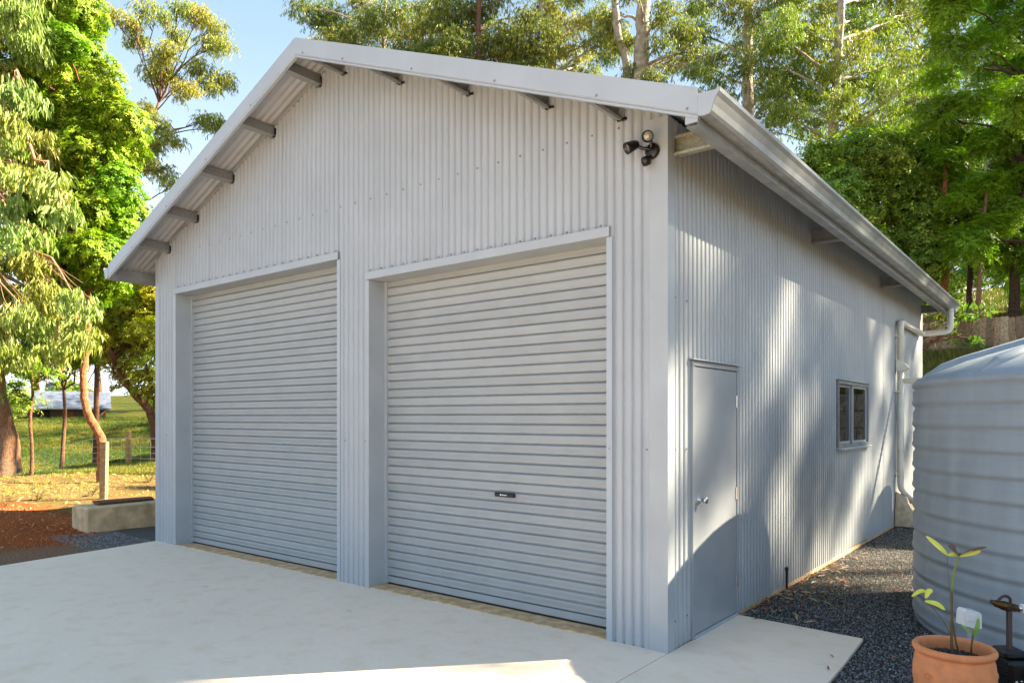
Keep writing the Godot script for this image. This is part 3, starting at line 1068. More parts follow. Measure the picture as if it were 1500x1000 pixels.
# kinds: gum (long leaves that hang), broad (rosettes of oval leaves), fine (small leaves in flat layers)
func spray(kind: String, seed_: int, base: Color, vary: Color) -> ArrayMesh:
	rng.seed = seed_
	var st := begin()
	var tint := func() -> Color:
		var k := rng.randf()
		var b := rng.randf_range(0.72, 1.28)
		var c := base.lerp(vary, k * k)
		return Color(c.r * b, c.g * b, c.b * b)
	if kind == "gum" or kind == "weeping":
		var far := 0.42
		for t in 5:
			var a := rng.randf() * TAU
			var out := Vector3(cos(a), rng.randf_range(-0.3, 0.5), sin(a)) * far * rng.randf_range(0.4, 1.0)
			for i in 7:
				var f := rng.randf_range(0.3, 1.0)
				var p := out * f + Vector3(0, -0.18 * f * f, 0)
				var dirv := Vector3(rng.randf_range(-0.6, 0.6), -1.0, rng.randf_range(-0.6, 0.6)) + out * 0.6
				var l := rng.randf_range(0.10, 0.17)
				if kind == "weeping":
					l *= 1.25
					dirv.y -= 0.6
				st.set_color(tint.call())
				leaf(st, p, dirv, Vector3(rng.randf_range(-1, 1), 0.2, rng.randf_range(-1, 1)), l, l * 0.19, rng.randf_range(-0.12, 0.2))
	elif kind == "broad":
		for t in 6:
			var a := rng.randf() * TAU
			var tip := Vector3(cos(a) * 0.22, rng.randf_range(-0.05, 0.25), sin(a) * 0.22) * rng.randf_range(0.5, 1.2)
			for i in 7:
				var b := TAU * i / 7.0 + rng.randf() * 0.6
				var dirv := Vector3(cos(b), rng.randf_range(-0.7, 0.35), sin(b))
				var l := rng.randf_range(0.075, 0.125)
				st.set_color(tint.call())
				leaf(st, tip + dirv * 0.015, dirv, Vector3(rng.randf_range(-0.4, 0.4), 1.0, rng.randf_range(-0.4, 0.4)), l, l * 0.42, rng.randf_range(0.0, 0.25))
	else:
		for t in 7:
			var a := TAU * t / 7.0 + rng.randf() * 0.5
			var out := Vector3(cos(a), rng.randf_range(-0.1, 0.12), sin(a)) * rng.randf_range(0.25, 0.45)
			for i in 9:
				var f := 0.2 + 0.8 * i / 9.0
				for s in [-1.0, 1.0]:
					var dirv: Vector3 = out.normalized() * 0.5 + Vector3(-out.z, 0, out.x).normalized() * s + Vector3(0, rng.randf_range(-0.4, 0.15), 0)
					st.set_color(tint.call())
					leaf(st, out * f + Vector3(0, -0.08 * f * f, 0), dirv, Vector3(rng.randf_range(-0.3, 0.3), 1, rng.randf_range(-0.3, 0.3)), rng.randf_range(0.05, 0.075), 0.026, 0.1)
	st.generate_normals()
	return st.commit()

func smooth_path(p: PackedVector3Array, steps := 5) -> PackedVector3Array:
	var out := PackedVector3Array()
	for i in p.size() - 1:
		var a := p[max(i - 1, 0)]
		var d := p[min(i + 2, p.size() - 1)]
		for k in steps:
			out.append(p[i].cubic_interpolate(p[i + 1], a, d, k / float(steps)))
	out.append(p[p.size() - 1])
	return out

# trunk: world points; clumps: flat list of x, y, z, radius in the world
func tree(called: String, label: String, group: String, trunk: Array, r0: float, r1: float, clumps: Array, sprays: Array, per: float, bark: Material, seed_: int, opts := {}) -> Node3D:
	rng.seed = seed_
	var base: Vector3 = trunk[0]
	var o := thing(called, label, opts.get("category", "tree"), base, 0.0, group)
	var path := PackedVector3Array()
	for p in trunk:
		path.append(p - base)
	path = smooth_path(path, 6)
	var rad := PackedFloat32Array()
	for i in path.size():
		var t := i / float(path.size() - 1)
		rad.append(lerp(r0, r1, pow(t, 0.8)) * (1.0 + 0.55 * exp(-t * path.size() * 0.5)))
		if i > 0:
			path[i] += Vector3(rng.randf_range(-1, 1), 0, rng.randf_range(-1, 1)) * r0 * 0.12
	var st := begin(true)
	tube(st, path, rad, 12, 0.07)
	obj("trunk", st, bark, o)
	st = begin(true)
	var xf := []
	var cols := []
	var leafmesh: Mesh = sprays[0]
	var flatten: float = opts.get("flatten", 0.85)
	var size: float = opts.get("size", 1.0)
	var bare: float = opts.get("bare", 0.0)
	for i in range(0, clumps.size(), 4):
		var c := Vector3(clumps[i], clumps[i + 1], clumps[i + 2]) - base
		var r: float = clumps[i + 3]
		# limb from the trunk
		var best := path.size() - 1
		var cost := 1e9
		for k in range(int(path.size() * opts.get("limbs_from", 0.35)), path.size()):
			var q := path[k]
			var hd := Vector2(c.x - q.x, c.z - q.z).length()
			var want: float = c.y - hd * opts.get("rise", 0.55)
			var e: float = abs(q.y - want) + hd * 0.25
			if e < cost:
				cost = e
				best = k
		var s := path[best]
		var dist := s.distance_to(c)
		var pts := PackedVector3Array()
		var rr := PackedFloat32Array()
		var lr: float = clamp(rad[best] * 0.55, 0.016, 0.026 + dist * 0.02)
		var ctrl := s.lerp(c, 0.45) + Vector3(rng.randf_range(-0.12, 0.12), opts.get("arch", 0.14), rng.randf_range(-0.12, 0.12)) * dist
		for k in 9:
			var t := k / 8.0
			var p := s.lerp(ctrl, t).lerp(ctrl.lerp(c, t), t)
			if k > 0 and k < 8:
				p += Vector3(rng.randf_range(-1, 1), rng.randf_range(-1, 1), rng.randf_range(-1, 1)) * dist * 0.022
			pts.append(p)
			rr.append(lerp(lr, 0.012, t))
		tube(st, pts, rr, 7, 0.05, false)
		var tw: int = opts.get("twigs", 5)
		for k in tw:
			var e := Vector3(rng.randf_range(-1, 1), rng.randf_range(-0.6, 1), rng.randf_range(-1, 1)).normalized() * r * rng.randf_range(0.6, 1.05)
			var f := rng.randf_range(0.7, 1.0)
			var bp := pts[int(f * 8)]
			tube(st, PackedVector3Array([bp, bp.lerp(c + e, 0.5) + Vector3(rng.randf_range(-1, 1), rng.randf_range(-1, 1), rng.randf_range(-1, 1)) * r * 0.12, c + e]), PackedFloat32Array([0.011, 0.008, 0.004]), 4, 0.0, false)
		var n := int(per * pow(r / size, 2.0) * rng.randf_range(0.8, 1.2) * (1.0 - bare))
		var hue := rng.randf_range(-1, 1)
		for k in n:
			var v := Vector3(rng.randfn(), rng.randfn(), rng.randfn()).normalized()
			var p := v * r * pow(rng.randf(), 0.42)
			p.y *= flatten
			var b: Basis
			if opts.get("hang", false):
				b = Basis.from_euler(Vector3(rng.randf_range(-0.35, 0.35), rng.randf() * TAU, rng.randf_range(-0.35, 0.35)))
			else:
				var y: Vector3 = (v * opts.get("outward", 0.8) + Vector3.UP * 0.7 + Vector3(rng.randf_range(-0.4, 0.4), 0, rng.randf_range(-0.4, 0.4))).normalized()
				var x: Vector3 = y.cross(Vector3(rng.randf_range(-1, 1), rng.randf_range(-1, 1), rng.randf_range(-1, 1))).normalized()
				b = Basis(x, y, x.cross(y))
			var sc := size * rng.randf_range(0.75, 1.2)
			xf.append(Transform3D(b * Basis.from_scale(Vector3(sc, sc, sc)), c + p))
			var br := rng.randf_range(0.8, 1.2)
			cols.append(Color(br * (1.0 + 0.16 * hue), br, br * (1.0 - 0.1 * hue)))
	obj("branches", st, opts.get("branch_bark", bark), o)
	scatter("crown", leafmesh, M.leaf, xf, cols, o)
	return o

# a free-standing tree with a generated crown
func wild(called: String, label: String, group: String, x: float, z: float, h: float, spread: float, low: float, n: int, sprays: Array, per: float, bark: Material, seed_: int, opts := {}) -> Node3D:
	rng.seed = seed_ + 9000
	var y0 := height(x, z) - 0.15
	var cl := []
	for i in n:
		var t := rng.randf()
		var y: float = y0 + h * lerp(low, 0.96, t)
		var env: float = spread * (0.45 + 0.75 * sin(PI * clamp(t * 0.8 + 0.15, 0.0, 1.0)))
		var a := rng.randf() * TAU
		var q := sqrt(rng.randf()) * env
		cl.append_array([x + cos(a) * q, y, z + sin(a) * q, spread * rng.randf_range(0.24, 0.42)])
	var tr := [Vector3(x, y0, z)]
	for k in 4:
		tr.append(Vector3(x + rng.randf_range(-0.1, 0.1) * spread, y0 + h * 0.23 * (k + 1), z + rng.randf_range(-0.1, 0.1) * spread))
	return tree(called, label, group, tr, opts.get("r0", h * 0.018), 0.03, cl, sprays, per, bark, seed_, opts)

# ------------------------------------------------------------------ objects
const FACE := 0.6702   # objects that stand square to the corner of the garage
const CLUMPS := {
	"shade_a": [17.15,20.81,-23.90,0.59, 17.96,19.14,-23.34,0.63, 18.00,19.53,-21.87,0.55, 16.83,17.79,-23.22,0.51, 18.71,20.52,-25.31,0.42, 19.21,21.14,-22.33,0.65, 18.70,23.33,-25.79,0.54, 17.56,21.84,-23.33,0.52, 18.22,21.21,-23.30,0.47, 20.25,20.33,-24.04,0.43, 17.82,20.19,-24.06,0.46, 19.39,19.31,-23.77,0.47, 19.53,22.97,-24.12,0.42, 17.03,19.66,-24.50,0.50, 18.65,21.64,-22.13,0.52, 16.30,19.40,-23.33,0.46, 20.45,20.87,-23.70,0.52, 18.49,21.04,-24.08,0.45, 17.98,19.79,-25.55,0.50],
	"shade_b": [22.66,18.99,-20.30,0.38, 22.23,19.70,-20.87,0.60, 21.08,21.11,-21.00,0.45, 22.52,21.86,-21.34,0.55, 22.30,20.42,-20.03,0.39, 22.27,19.61,-22.47,0.51, 21.99,18.87,-21.01,0.62, 23.44,22.29,-21.26,0.50, 20.30,19.17,-20.34,0.46, 21.98,20.02,-21.66,0.42, 20.23,20.02,-20.74,0.38, 21.68,20.34,-20.90,0.39, 20.61,18.97,-21.19,0.54, 21.37,18.76,-18.82,0.39, 22.81,20.90,-21.28,0.44],
	"shade_c": [21.74,25.34,-22.13,0.66, 19.43,23.90,-22.83,0.53, 21.38,24.02,-23.25,0.47, 19.33,22.85,-22.95,0.61, 20.18,23.84,-22.35,0.61, 19.99,22.27,-20.01,0.62, 20.12,24.39,-21.81,0.58, 18.85,23.76,-21.56,0.43, 19.68,21.49,-20.25,0.48, 19.95,21.12,-22.39,0.30, 19.69,22.18,-22.63,0.30, 20.06,22.57,-22.29,0.30],
	"shade_d": [15.95,19.15,-24.33,0.30, 17.17,17.56,-24.69,0.39, 15.78,19.74,-26.26,0.30, 14.80,17.85,-25.10,0.44, 16.63,18.36,-24.98,0.32, 17.09,18.19,-26.32,0.30, 15.87,20.75,-26.54,0.40, 16.00,18.30,-26.75,0.37, 15.88,18.83,-25.14,0.34, 16.96,18.24,-27.33,0.30, 18.30,20.27,-25.95,0.28, 16.66,18.63,-26.17,0.32, 16.30,20.23,-25.77,0.32],
	"weeping": [-15.83,3.91,0.25,0.41, -16.91,7.87,-1.07,0.44, -16.64,11.07,0.17,0.44, -17.64,5.46,-1.13,0.38, -16.62,6.59,0.36,0.45, -15.49,7.41,0.12,0.30, -15.72,9.19,0.02,0.37, -16.75,10.43,-1.49,0.51, -17.67,8.84,-0.15,0.45, -17.68,6.64,-0.70,0.49, -14.84,6.05,-0.48,0.30, -17.93,10.79,-1.05,0.43, -14.13,6.45,-1.01,0.43, -15.63,3.10,-0.74,0.40, -18.70,4.83,-0.06,0.48, -15.39,4.40,-1.35,0.40, -16.28,11.10,-0.68,0.46, -16.06,6.87,0.02,0.38, -15.16,5.60,0.48,0.34, -15.74,5.09,-0.10,0.37, -13.98,8.00,-0.41,0.38, -15.61,2.92,-0.13,0.44, -17.48,9.84,-0.99,0.34, -15.84,10.16,0.09,0.40, -17.57,8.99,-0.87,0.39, -14.53,4.27,0.21,0.40, -17.81,10.41,-0.17,0.37, -13.69,3.40,-1.44,0.34, -15.46,5.69,-1.21,0.36, -17.31,9.40,0.21,0.33, -17.49,4.76,-1.27,0.36, -17.95,3.79,-0.74,0.37, -17.18,3.03,0.12,0.45, -15.47,11.05,-1.09,0.33, -15.79,3.80,-1.57,0.38, -16.57,5.25,-1.62,0.44, -16.99,8.13,-1.76,0.51, -16.23,5.71,-0.46,0.32, -15.23,4.94,0.64,0.29, -14.57,3.13,-1.32,0.31, -18.21,10.87,0.06,0.37, -13.82,9.58,-0.36,0.37, -13.32,5.72,-0.95,0.29, -14.82,10.53,0.14,0.33, -16.37,3.85,-0.79,0.43, -16.05,7.13,0.38,0.30, -15.44,6.80,-0.39,0.35, -13.47,3.99,-1.26,0.37, -17.06,7.96,0.21,0.32, -15.83,6.93,-0.98,0.36, -13.91,7.42,-0.24,0.30, -14.50,5.40,-0.45,0.32, -13.81,3.78,-0.46,0.29, -17.38,3.59,0.24,0.32],
	"dense": [-16.63,7.42,-3.31,0.62, -16.74,8.26,-2.72,0.58, -19.54,10.87,-3.28,0.69, -16.74,10.61,-2.29,0.45, -16.31,8.95,-3.33,0.58, -19.34,9.54,-2.37,0.73, -19.41,6.50,-2.52,0.68, -17.33,5.47,-2.27,0.67, -17.89,9.51,-2.95,0.69, -17.23,6.34,-3.69,0.59, -17.64,10.38,-2.03,0.61, -19.67,12.34,-2.97,0.63, -19.15,7.64,-2.46,0.50, -17.75,7.61,-2.60,0.47, -20.09,8.49,-2.71,0.52, -19.13,13.25,-2.34,0.56, -19.12,13.54,-2.85,0.60, -17.24,11.87,-2.66,0.68, -17.87,10.13,-3.15,0.48, -18.86,9.97,-2.47,0.54, -16.98,6.89,-2.86,0.62, -18.07,11.52,-1.86,0.51, -18.99,7.07,-2.14,0.56, -18.26,9.04,-4.26,0.58, -18.02,8.52,-2.13,0.48, -16.31,9.80,-2.94,0.48, -16.29,5.55,-2.64,0.60, -18.34,8.51,-3.75,0.69, -18.60,6.86,-2.83,0.51, -17.47,12.09,-2.25,0.51, -18.01,8.97,-2.86,0.51, -17.45,7.04,-3.90,0.61, -18.08,11.06,-3.14,0.52, -18.06,8.45,-1.65,0.48, -18.03,6.64,-3.50,0.63, -18.47,6.29,-2.81,0.51, -17.43,9.71,-3.32,0.54, -18.24,8.33,-2.79,0.50, -19.16,12.62,-2.25,0.62, -19.26,11.60,-2.40,0.55, -18.04,7.79,-3.15,0.53, -18.85,9.91,-2.02,0.48, -17.29,9.08,-3.20,0.51, -18.07,7.94,-1.65,0.48, -16.90,12.67,-2.52,0.50, -18.96,12.24,-3.43,0.51, -19.52,9.89,-3.00,0.56, -17.88,9.95,-1.72,0.47, -17.66,7.12,-2.65,0.50],
	"lower": [-16.97,4.88,-2.30,0.36, -18.66,5.01,-2.57,0.39, -17.22,5.75,-2.96,0.45, -16.73,4.44,-2.26,0.35, -16.47,5.34,-3.25,0.38, -18.98,5.90,-2.95,0.53, -17.59,5.18,-3.56,0.41, -18.39,4.98,-3.38,0.56, -18.05,5.32,-2.29,0.50, -17.16,5.32,-3.05,0.48, -16.23,5.64,-2.96,0.42, -17.02,5.19,-2.62,0.39, -18.86,5.68,-2.17,0.42],
	"sparse": [-25.30,16.34,-6.81,0.37, -24.91,16.11,-7.35,0.40, -22.79,15.60,-6.97,0.42, -24.64,16.65,-8.46,0.35, -22.37,15.98,-7.95,0.36, -22.58,16.14,-8.68,0.50, -22.18,15.73,-9.02,0.47, -21.02,14.57,-8.70,0.42, -25.53,15.86,-7.87,0.46, -23.92,15.74,-8.66,0.43, -22.42,14.06,-7.26,0.42, -22.55,15.25,-9.17,0.46, -22.04,14.20,-7.43,0.36, -23.78,14.09,-7.74,0.48, -24.66,14.52,-8.60,0.47, -23.92,14.89,-9.34,0.47, -23.18,14.06,-9.47,0.41, -23.16,14.42,-10.00,0.43, -21.84,12.94,-7.84,0.46, -23.23,12.40,-7.20,0.34, -23.67,12.09,-7.69,0.49, -22.85,11.45,-7.82,0.43, -22.11,12.20,-8.73,0.41, -22.37,12.37,-9.29,0.40, -23.03,12.46,-9.99,0.45, -24.91,10.89,-8.59,0.47, -25.59,11.27,-8.29,0.50, -22.29,9.74,-7.74,0.43, -25.73,12.14,-8.08,0.50, -24.18,11.44,-7.79,0.49],
	"low_yellow": [-19.89,5.25,-4.31,0.36, -21.58,4.97,-4.62,0.46, -19.23,5.10,-5.14,0.38, -18.95,4.15,-5.15,0.42, -21.25,4.61,-5.02,0.43, -19.80,4.71,-5.19,0.33, -19.74,4.74,-5.56,0.37, -20.94,5.38,-5.16,0.36, -20.98,4.07,-5.13,0.42, -19.68,4.02,-4.21,0.32, -18.63,5.37,-5.21,0.43, -19.80,4.37,-4.91,0.40, -19.12,4.95,-4.69,0.30, -21.82,4.54,-4.65,0.33, -21.37,5.08,-5.03,0.35, -20.03,5.13,-5.94,0.35, -20.60,5.57,-5.49,0.33, -20.85,4.89,-5.17,0.33, -19.96,4.55,-5.99,0.32],
	"twiggy": [-21.07,4.62,-5.48,0.24, -19.93,3.25,-5.30,0.27, -19.45,2.82,-5.21,0.25, -20.95,3.19,-5.04,0.23, -19.30,4.90,-5.08,0.29, -19.68,2.45,-5.36,0.22, -19.14,2.80,-5.44,0.24, -20.00,4.05,-5.47,0.28, -20.30,5.11,-5.16,0.23, -20.87,3.99,-5.16,0.30, -20.77,2.74,-5.34,0.30, -20.07,4.65,-4.78,0.21, -19.66,3.52,-5.86,0.29, -21.02,3.59,-5.28,0.25, -20.13,4.53,-5.57,0.27, -20.07,4.47,-6.00,0.31, -20.07,4.29,-4.76,0.25, -19.22,5.06,-5.58,0.26, -19.02,3.16,-5.25,0.25, -19.09,2.42,-5.50,0.29, -20.13,5.02,-4.52,0.25, -19.66,4.03,-5.79,0.23, -20.06,3.65,-5.54,0.26, -21.21,4.64,-4.93,0.25, -21.34,3.71,-5.05,0.24, -20.49,3.84,-5.36,0.24, -20.09,4.04,-4.48,0.24, -21.02,3.15,-5.41,0.22, -19.67,4.09,-4.94,0.21],
	"under": [-22.57,5.34,-5.19,0.40, -21.74,3.81,-5.33,0.50, -24.25,4.23,-3.77,0.35, -23.71,4.27,-5.69,0.41, -26.90,3.59,-4.00,0.49, -25.00,4.26,-4.78,0.52, -21.09,4.02,-5.69,0.46, -24.33,4.74,-3.84,0.36, -25.33,4.82,-3.55,0.47, -26.10,5.22,-5.12,0.43, -24.63,5.36,-6.50,0.46, -22.74,5.14,-4.62,0.35, -21.45,4.78,-5.91,0.43, -24.10,3.40,-3.94,0.42, -23.28,3.75,-4.97,0.39, -22.79,4.24,-7.03,0.47, -27.24,4.26,-3.90,0.47, -22.12,4.72,-4.71,0.46, -26.52,4.88,-3.43,0.44, -22.44,4.66,-5.86,0.43, -24.66,4.46,-5.48,0.45, -26.98,3.33,-3.60,0.39, -22.28,4.85,-6.91,0.48, -23.68,3.74,-5.56,0.40, -22.61,4.73,-4.34,0.38, -24.78,3.67,-4.65,0.37, -26.45,4.73,-4.89,0.41, -22.67,3.60,-4.33,0.37, -25.04,3.84,-3.92,0.39],
	"gum1": [-21.22,17.44,-12.26,0.72, -21.15,17.53,-13.24,0.78, -20.57,17.01,-13.61,0.77, -19.59,15.74,-12.29,0.53, -20.49,15.49,-12.41,0.79, -17.95,14.91,-11.97,0.73, -17.85,15.99,-12.66,0.63, -18.45,16.07,-13.68,0.68, -17.00,14.86,-13.20,0.51, -19.92,15.79,-14.10,0.64, -16.56,15.53,-13.28,0.70, -16.98,16.16,-12.85,0.70, -16.28,14.55,-13.35,0.66, -19.37,15.41,-14.32,0.56, -16.70,14.05,-13.42,0.56, -17.91,17.58,-15.48,0.83, -20.15,18.03,-14.12,0.64],
	"gum2": [-15.27,15.24,-13.35,0.74, -13.59,13.72,-12.40,0.61, -14.92,14.16,-12.98,0.52, -14.22,14.79,-13.93,0.65, -13.78,14.33,-14.32,0.62, -14.12,15.56,-14.18,0.60, -12.61,14.24,-13.80,0.68, -13.24,13.84,-14.39,0.66, -13.78,13.48,-13.44,0.56, -13.77,12.96,-12.27,0.69, -15.33,13.78,-12.75,0.73, -12.02,13.74,-13.95,0.70, -12.83,15.44,-15.20,0.55, -12.05,13.18,-14.36,0.70, -12.17,12.53,-13.26,0.51, -11.33,13.99,-14.31,0.65, -14.39,15.41,-13.10,0.76, -13.45,15.88,-14.11,0.57],
	"gum3": [-12.82,14.49,-16.39,0.52, -12.20,14.97,-16.56,0.59, -12.98,16.33,-17.13,0.58, -12.49,16.45,-18.10,0.48, -12.46,15.11,-17.83,0.47, -11.38,15.12,-17.28,0.46, -13.36,15.03,-18.72,0.59, -11.70,14.11,-17.57,0.48, -12.42,16.02,-19.95,0.65, -11.70,16.51,-18.27,0.60, -10.64,15.21,-17.68,0.66, -13.08,16.94,-16.75,0.65, -11.99,16.74,-16.90,0.48],
	"gum4": [-10.75,15.68,-17.39,0.47, -9.93,14.44,-17.05,0.43, -8.44,13.68,-16.48,0.40, -8.22,14.54,-16.51,0.57, -8.12,14.39,-17.55,0.52, -7.99,13.77,-17.79,0.49, -8.88,13.93,-18.36,0.45, -8.51,12.61,-16.38,0.40, -7.53,12.88,-17.28,0.39, -7.86,14.27,-19.45,0.50, -8.93,15.24,-15.58,0.45, -9.19,16.93,-18.74,0.48, -7.97,15.45,-18.28,0.42, -9.65,13.33,-17.11,0.48],
	"gum5": [-9.00,17.81,-25.26,0.74, -7.02,18.99,-25.55,0.85, -9.91,16.90,-22.42,0.88, -8.35,15.18,-25.16,0.81, -7.19,16.27,-23.63,0.66, -8.95,20.02,-25.50,0.84, -9.87,15.91,-23.10,0.70, -7.73,13.91,-24.96,0.74, -6.92,16.47,-26.56,0.69, -8.81,14.45,-22.16,0.77, -7.08,17.63,-26.75,0.82, -7.69,18.74,-26.85,0.72, -9.97,19.14,-23.62,0.86, -8.00,15.32,-22.51,0.75, -7.62,17.41,-23.33,0.65, -8.63,17.89,-23.48,0.74, -6.84,14.82,-23.87,0.70, -7.01,14.64,-25.74,0.77],
	"gum6": [-3.90,14.28,-22.10,0.75, -2.91,11.80,-22.65,0.76, -4.28,17.88,-25.76,0.90, -2.18,12.78,-22.43,0.57, -5.09,14.89,-21.71,0.85, -3.87,11.79,-22.22,0.63, -5.20,18.14,-24.19,0.79, -6.06,14.19,-22.40,0.73, -5.66,12.10,-20.51,0.60, -4.23,10.74,-20.97,0.68, -6.81,18.07,-23.81,0.80, -3.88,13.82,-23.51,0.86, -3.10,17.96,-25.60,0.92, -5.49,13.51,-22.83,0.66, -3.05,15.05,-25.27,0.86, -4.39,16.19,-23.86,0.73, -3.04,17.22,-26.59,0.89, -3.87,11.81,-25.28,0.69, -5.74,14.66,-19.84,0.83, -5.02,16.15,-22.23,0.65, -3.71,15.95,-24.51,0.71, -4.09,12.34,-21.26,0.67, -5.47,12.39,-23.00,0.67, -4.65,13.55,-21.62,0.58, -6.22,14.07,-20.52,0.70, -6.44,13.37,-21.48,0.65, -3.14,13.11,-23.59,0.63],
	"gum7": [-3.51,15.50,-31.39,1.05, -4.82,18.82,-32.11,0.79, -3.15,21.98,-34.22,1.14, -4.24,18.30,-28.59,0.76, -2.28,13.62,-31.16,0.81, -4.03,13.25,-33.49,0.91, -2.18,16.29,-32.10,1.06, -2.51,18.17,-31.50,0.74, -4.29,16.54,-29.77,0.78, -3.01,12.22,-34.26,0.84, -4.30,20.27,-29.60,1.04, -3.93,14.33,-31.82,0.92, -3.40,17.31,-31.97,1.02, -2.00,18.91,-31.08,0.86, -3.64,19.67,-32.71,0.87, -2.29,12.55,-31.36,0.73, -2.17,15.43,-33.66,0.79],
	"dark": [-2.57,6.74,-16.54,0.65, -2.14,7.28,-18.47,0.66, -4.18,8.10,-17.60,0.58, -2.93,7.58,-15.88,0.68, -2.93,9.54,-18.72,0.80, -3.46,7.23,-17.54,0.56, -1.68,8.03,-18.64,0.62, -2.91,8.19,-18.06,0.53, -2.25,8.27,-18.48,0.62, -2.04,8.94,-17.64,0.56, -2.39,6.11,-16.34,0.60, -4.36,8.54,-16.64,0.61, -4.00,8.78,-17.91,0.66, -3.42,9.11,-18.23,0.73, -1.60,7.05,-18.49,0.57, -1.11,5.94,-18.15,0.54, -1.70,8.84,-19.13,0.67, -2.72,8.77,-18.45,0.54, -2.26,6.49,-18.30,0.65, -1.15,6.58,-18.52,0.57, -4.13,7.40,-17.89,0.63, -1.67,5.71,-18.21,0.53, -1.73,6.47,-18.98,0.63, -2.47,7.54,-17.74,0.60, -1.94,9.69,-19.64,0.66, -3.54,8.98,-16.75,0.52, -1.38,8.41,-19.49,0.56, -3.28,6.72,-17.90,0.58, -1.30,7.50,-18.62,0.56],
	"bright": [-0.52,8.45,-19.41,0.77, -0.49,11.30,-16.89,0.56, 1.29,12.05,-18.25,0.66, -0.29,10.28,-18.61,0.78, -0.90,6.83,-18.93,0.80, 1.51,7.89,-20.80,0.84, 1.33,8.89,-18.90,0.65, 0.10,11.58,-19.78,0.61, 1.45,5.69,-19.77,0.74, 0.25,12.23,-18.69,0.60, -0.18,13.87,-20.11,0.77, 1.68,10.06,-18.25,0.69, 2.05,8.41,-18.85,0.70, 0.65,9.15,-18.67,0.55, 2.14,12.22,-19.15,0.60, 0.81,12.74,-18.49,0.66, 1.58,13.56,-19.63,0.63, 1.02,11.22,-19.21,0.55, 1.05,6.83,-19.59,0.62, 0.07,11.16,-17.25,0.59, 1.55,11.67,-19.17,0.61, -0.00,6.11,-16.87,0.65, 1.64,6.08,-18.21,0.54, 0.62,6.88,-18.07,0.67, 2.03,10.51,-18.18,0.53, 2.11,10.19,-21.24,0.65, 0.36,13.11,-17.70,0.53, -0.55,12.43,-17.18,0.68, 1.06,9.49,-17.28,0.74, 0.45,6.13,-18.70,0.61, -1.15,10.17,-18.77,0.69, -0.99,11.71,-19.53,0.67, -0.47,9.43,-19.69,0.74, 0.40,12.31,-20.37,0.62, 0.25,8.91,-18.20,0.55, 0.30,7.67,-18.23,0.70, 0.83,7.98,-19.78,0.81, -0.23,7.40,-19.21,0.78, 0.82,8.65,-19.38,0.65, 2.00,5.85,-20.16,0.64, 1.78,8.90,-18.20,0.54, 2.09,8.44,-21.90,0.73, 2.06,6.70,-18.72,0.69, -1.15,9.60,-19.37,0.80, 1.47,8.24,-19.36,0.55, 0.28,10.71,-19.98,0.60, -0.38,13.31,-17.48,0.65, 2.10,13.27,-19.35,0.64, 0.99,5.84,-18.98,0.54, 0.99,11.47,-17.80,0.54],
	"backfill": [1.32,10.62,-37.88,1.40, -0.28,7.73,-37.24,1.56, -2.22,8.29,-35.88,1.19, -1.34,10.23,-37.77,1.31, -3.99,9.19,-36.82,1.29, 0.98,9.23,-43.01,1.38, -4.75,11.34,-39.04,1.26, -0.01,9.91,-39.88,1.22, -3.21,11.47,-40.72,1.34],
	"shrub": [-0.17,3.97,-13.44,0.21, 0.06,3.89,-13.81,0.27, 0.40,3.93,-13.56,0.22, 0.55,3.86,-13.98,0.27, -0.03,3.52,-13.54,0.23, 0.19,3.46,-13.79,0.24, -0.31,3.59,-12.96,0.21],
}

func blade(st: SurfaceTool, path: PackedVector3Array, w: float, up: Vector3) -> void:
	var p := smooth_path(path, 4)
	var n := p.size()
	var l := []
	var r := []
	for i in n:
		var t := i / float(n - 1)
		var d: Vector3 = (p[min(i + 1, n - 1)] - p[max(i - 1, 0)]).normalized()
		var s := d.cross(up).normalized()
		var k := w * pow(sin(PI * clamp(t * 0.94 + 0.03, 0.0, 1.0)), 0.75) * 0.5
		l.append(p[i] - s * k + up * k * 0.35)
		r.append(p[i] + s * k + up * k * 0.35)
	for i in n - 1:
		quad(st, l[i], p[i], p[i + 1], l[i + 1])
		quad(st, p[i], r[i], r[i + 1], p[i + 1])

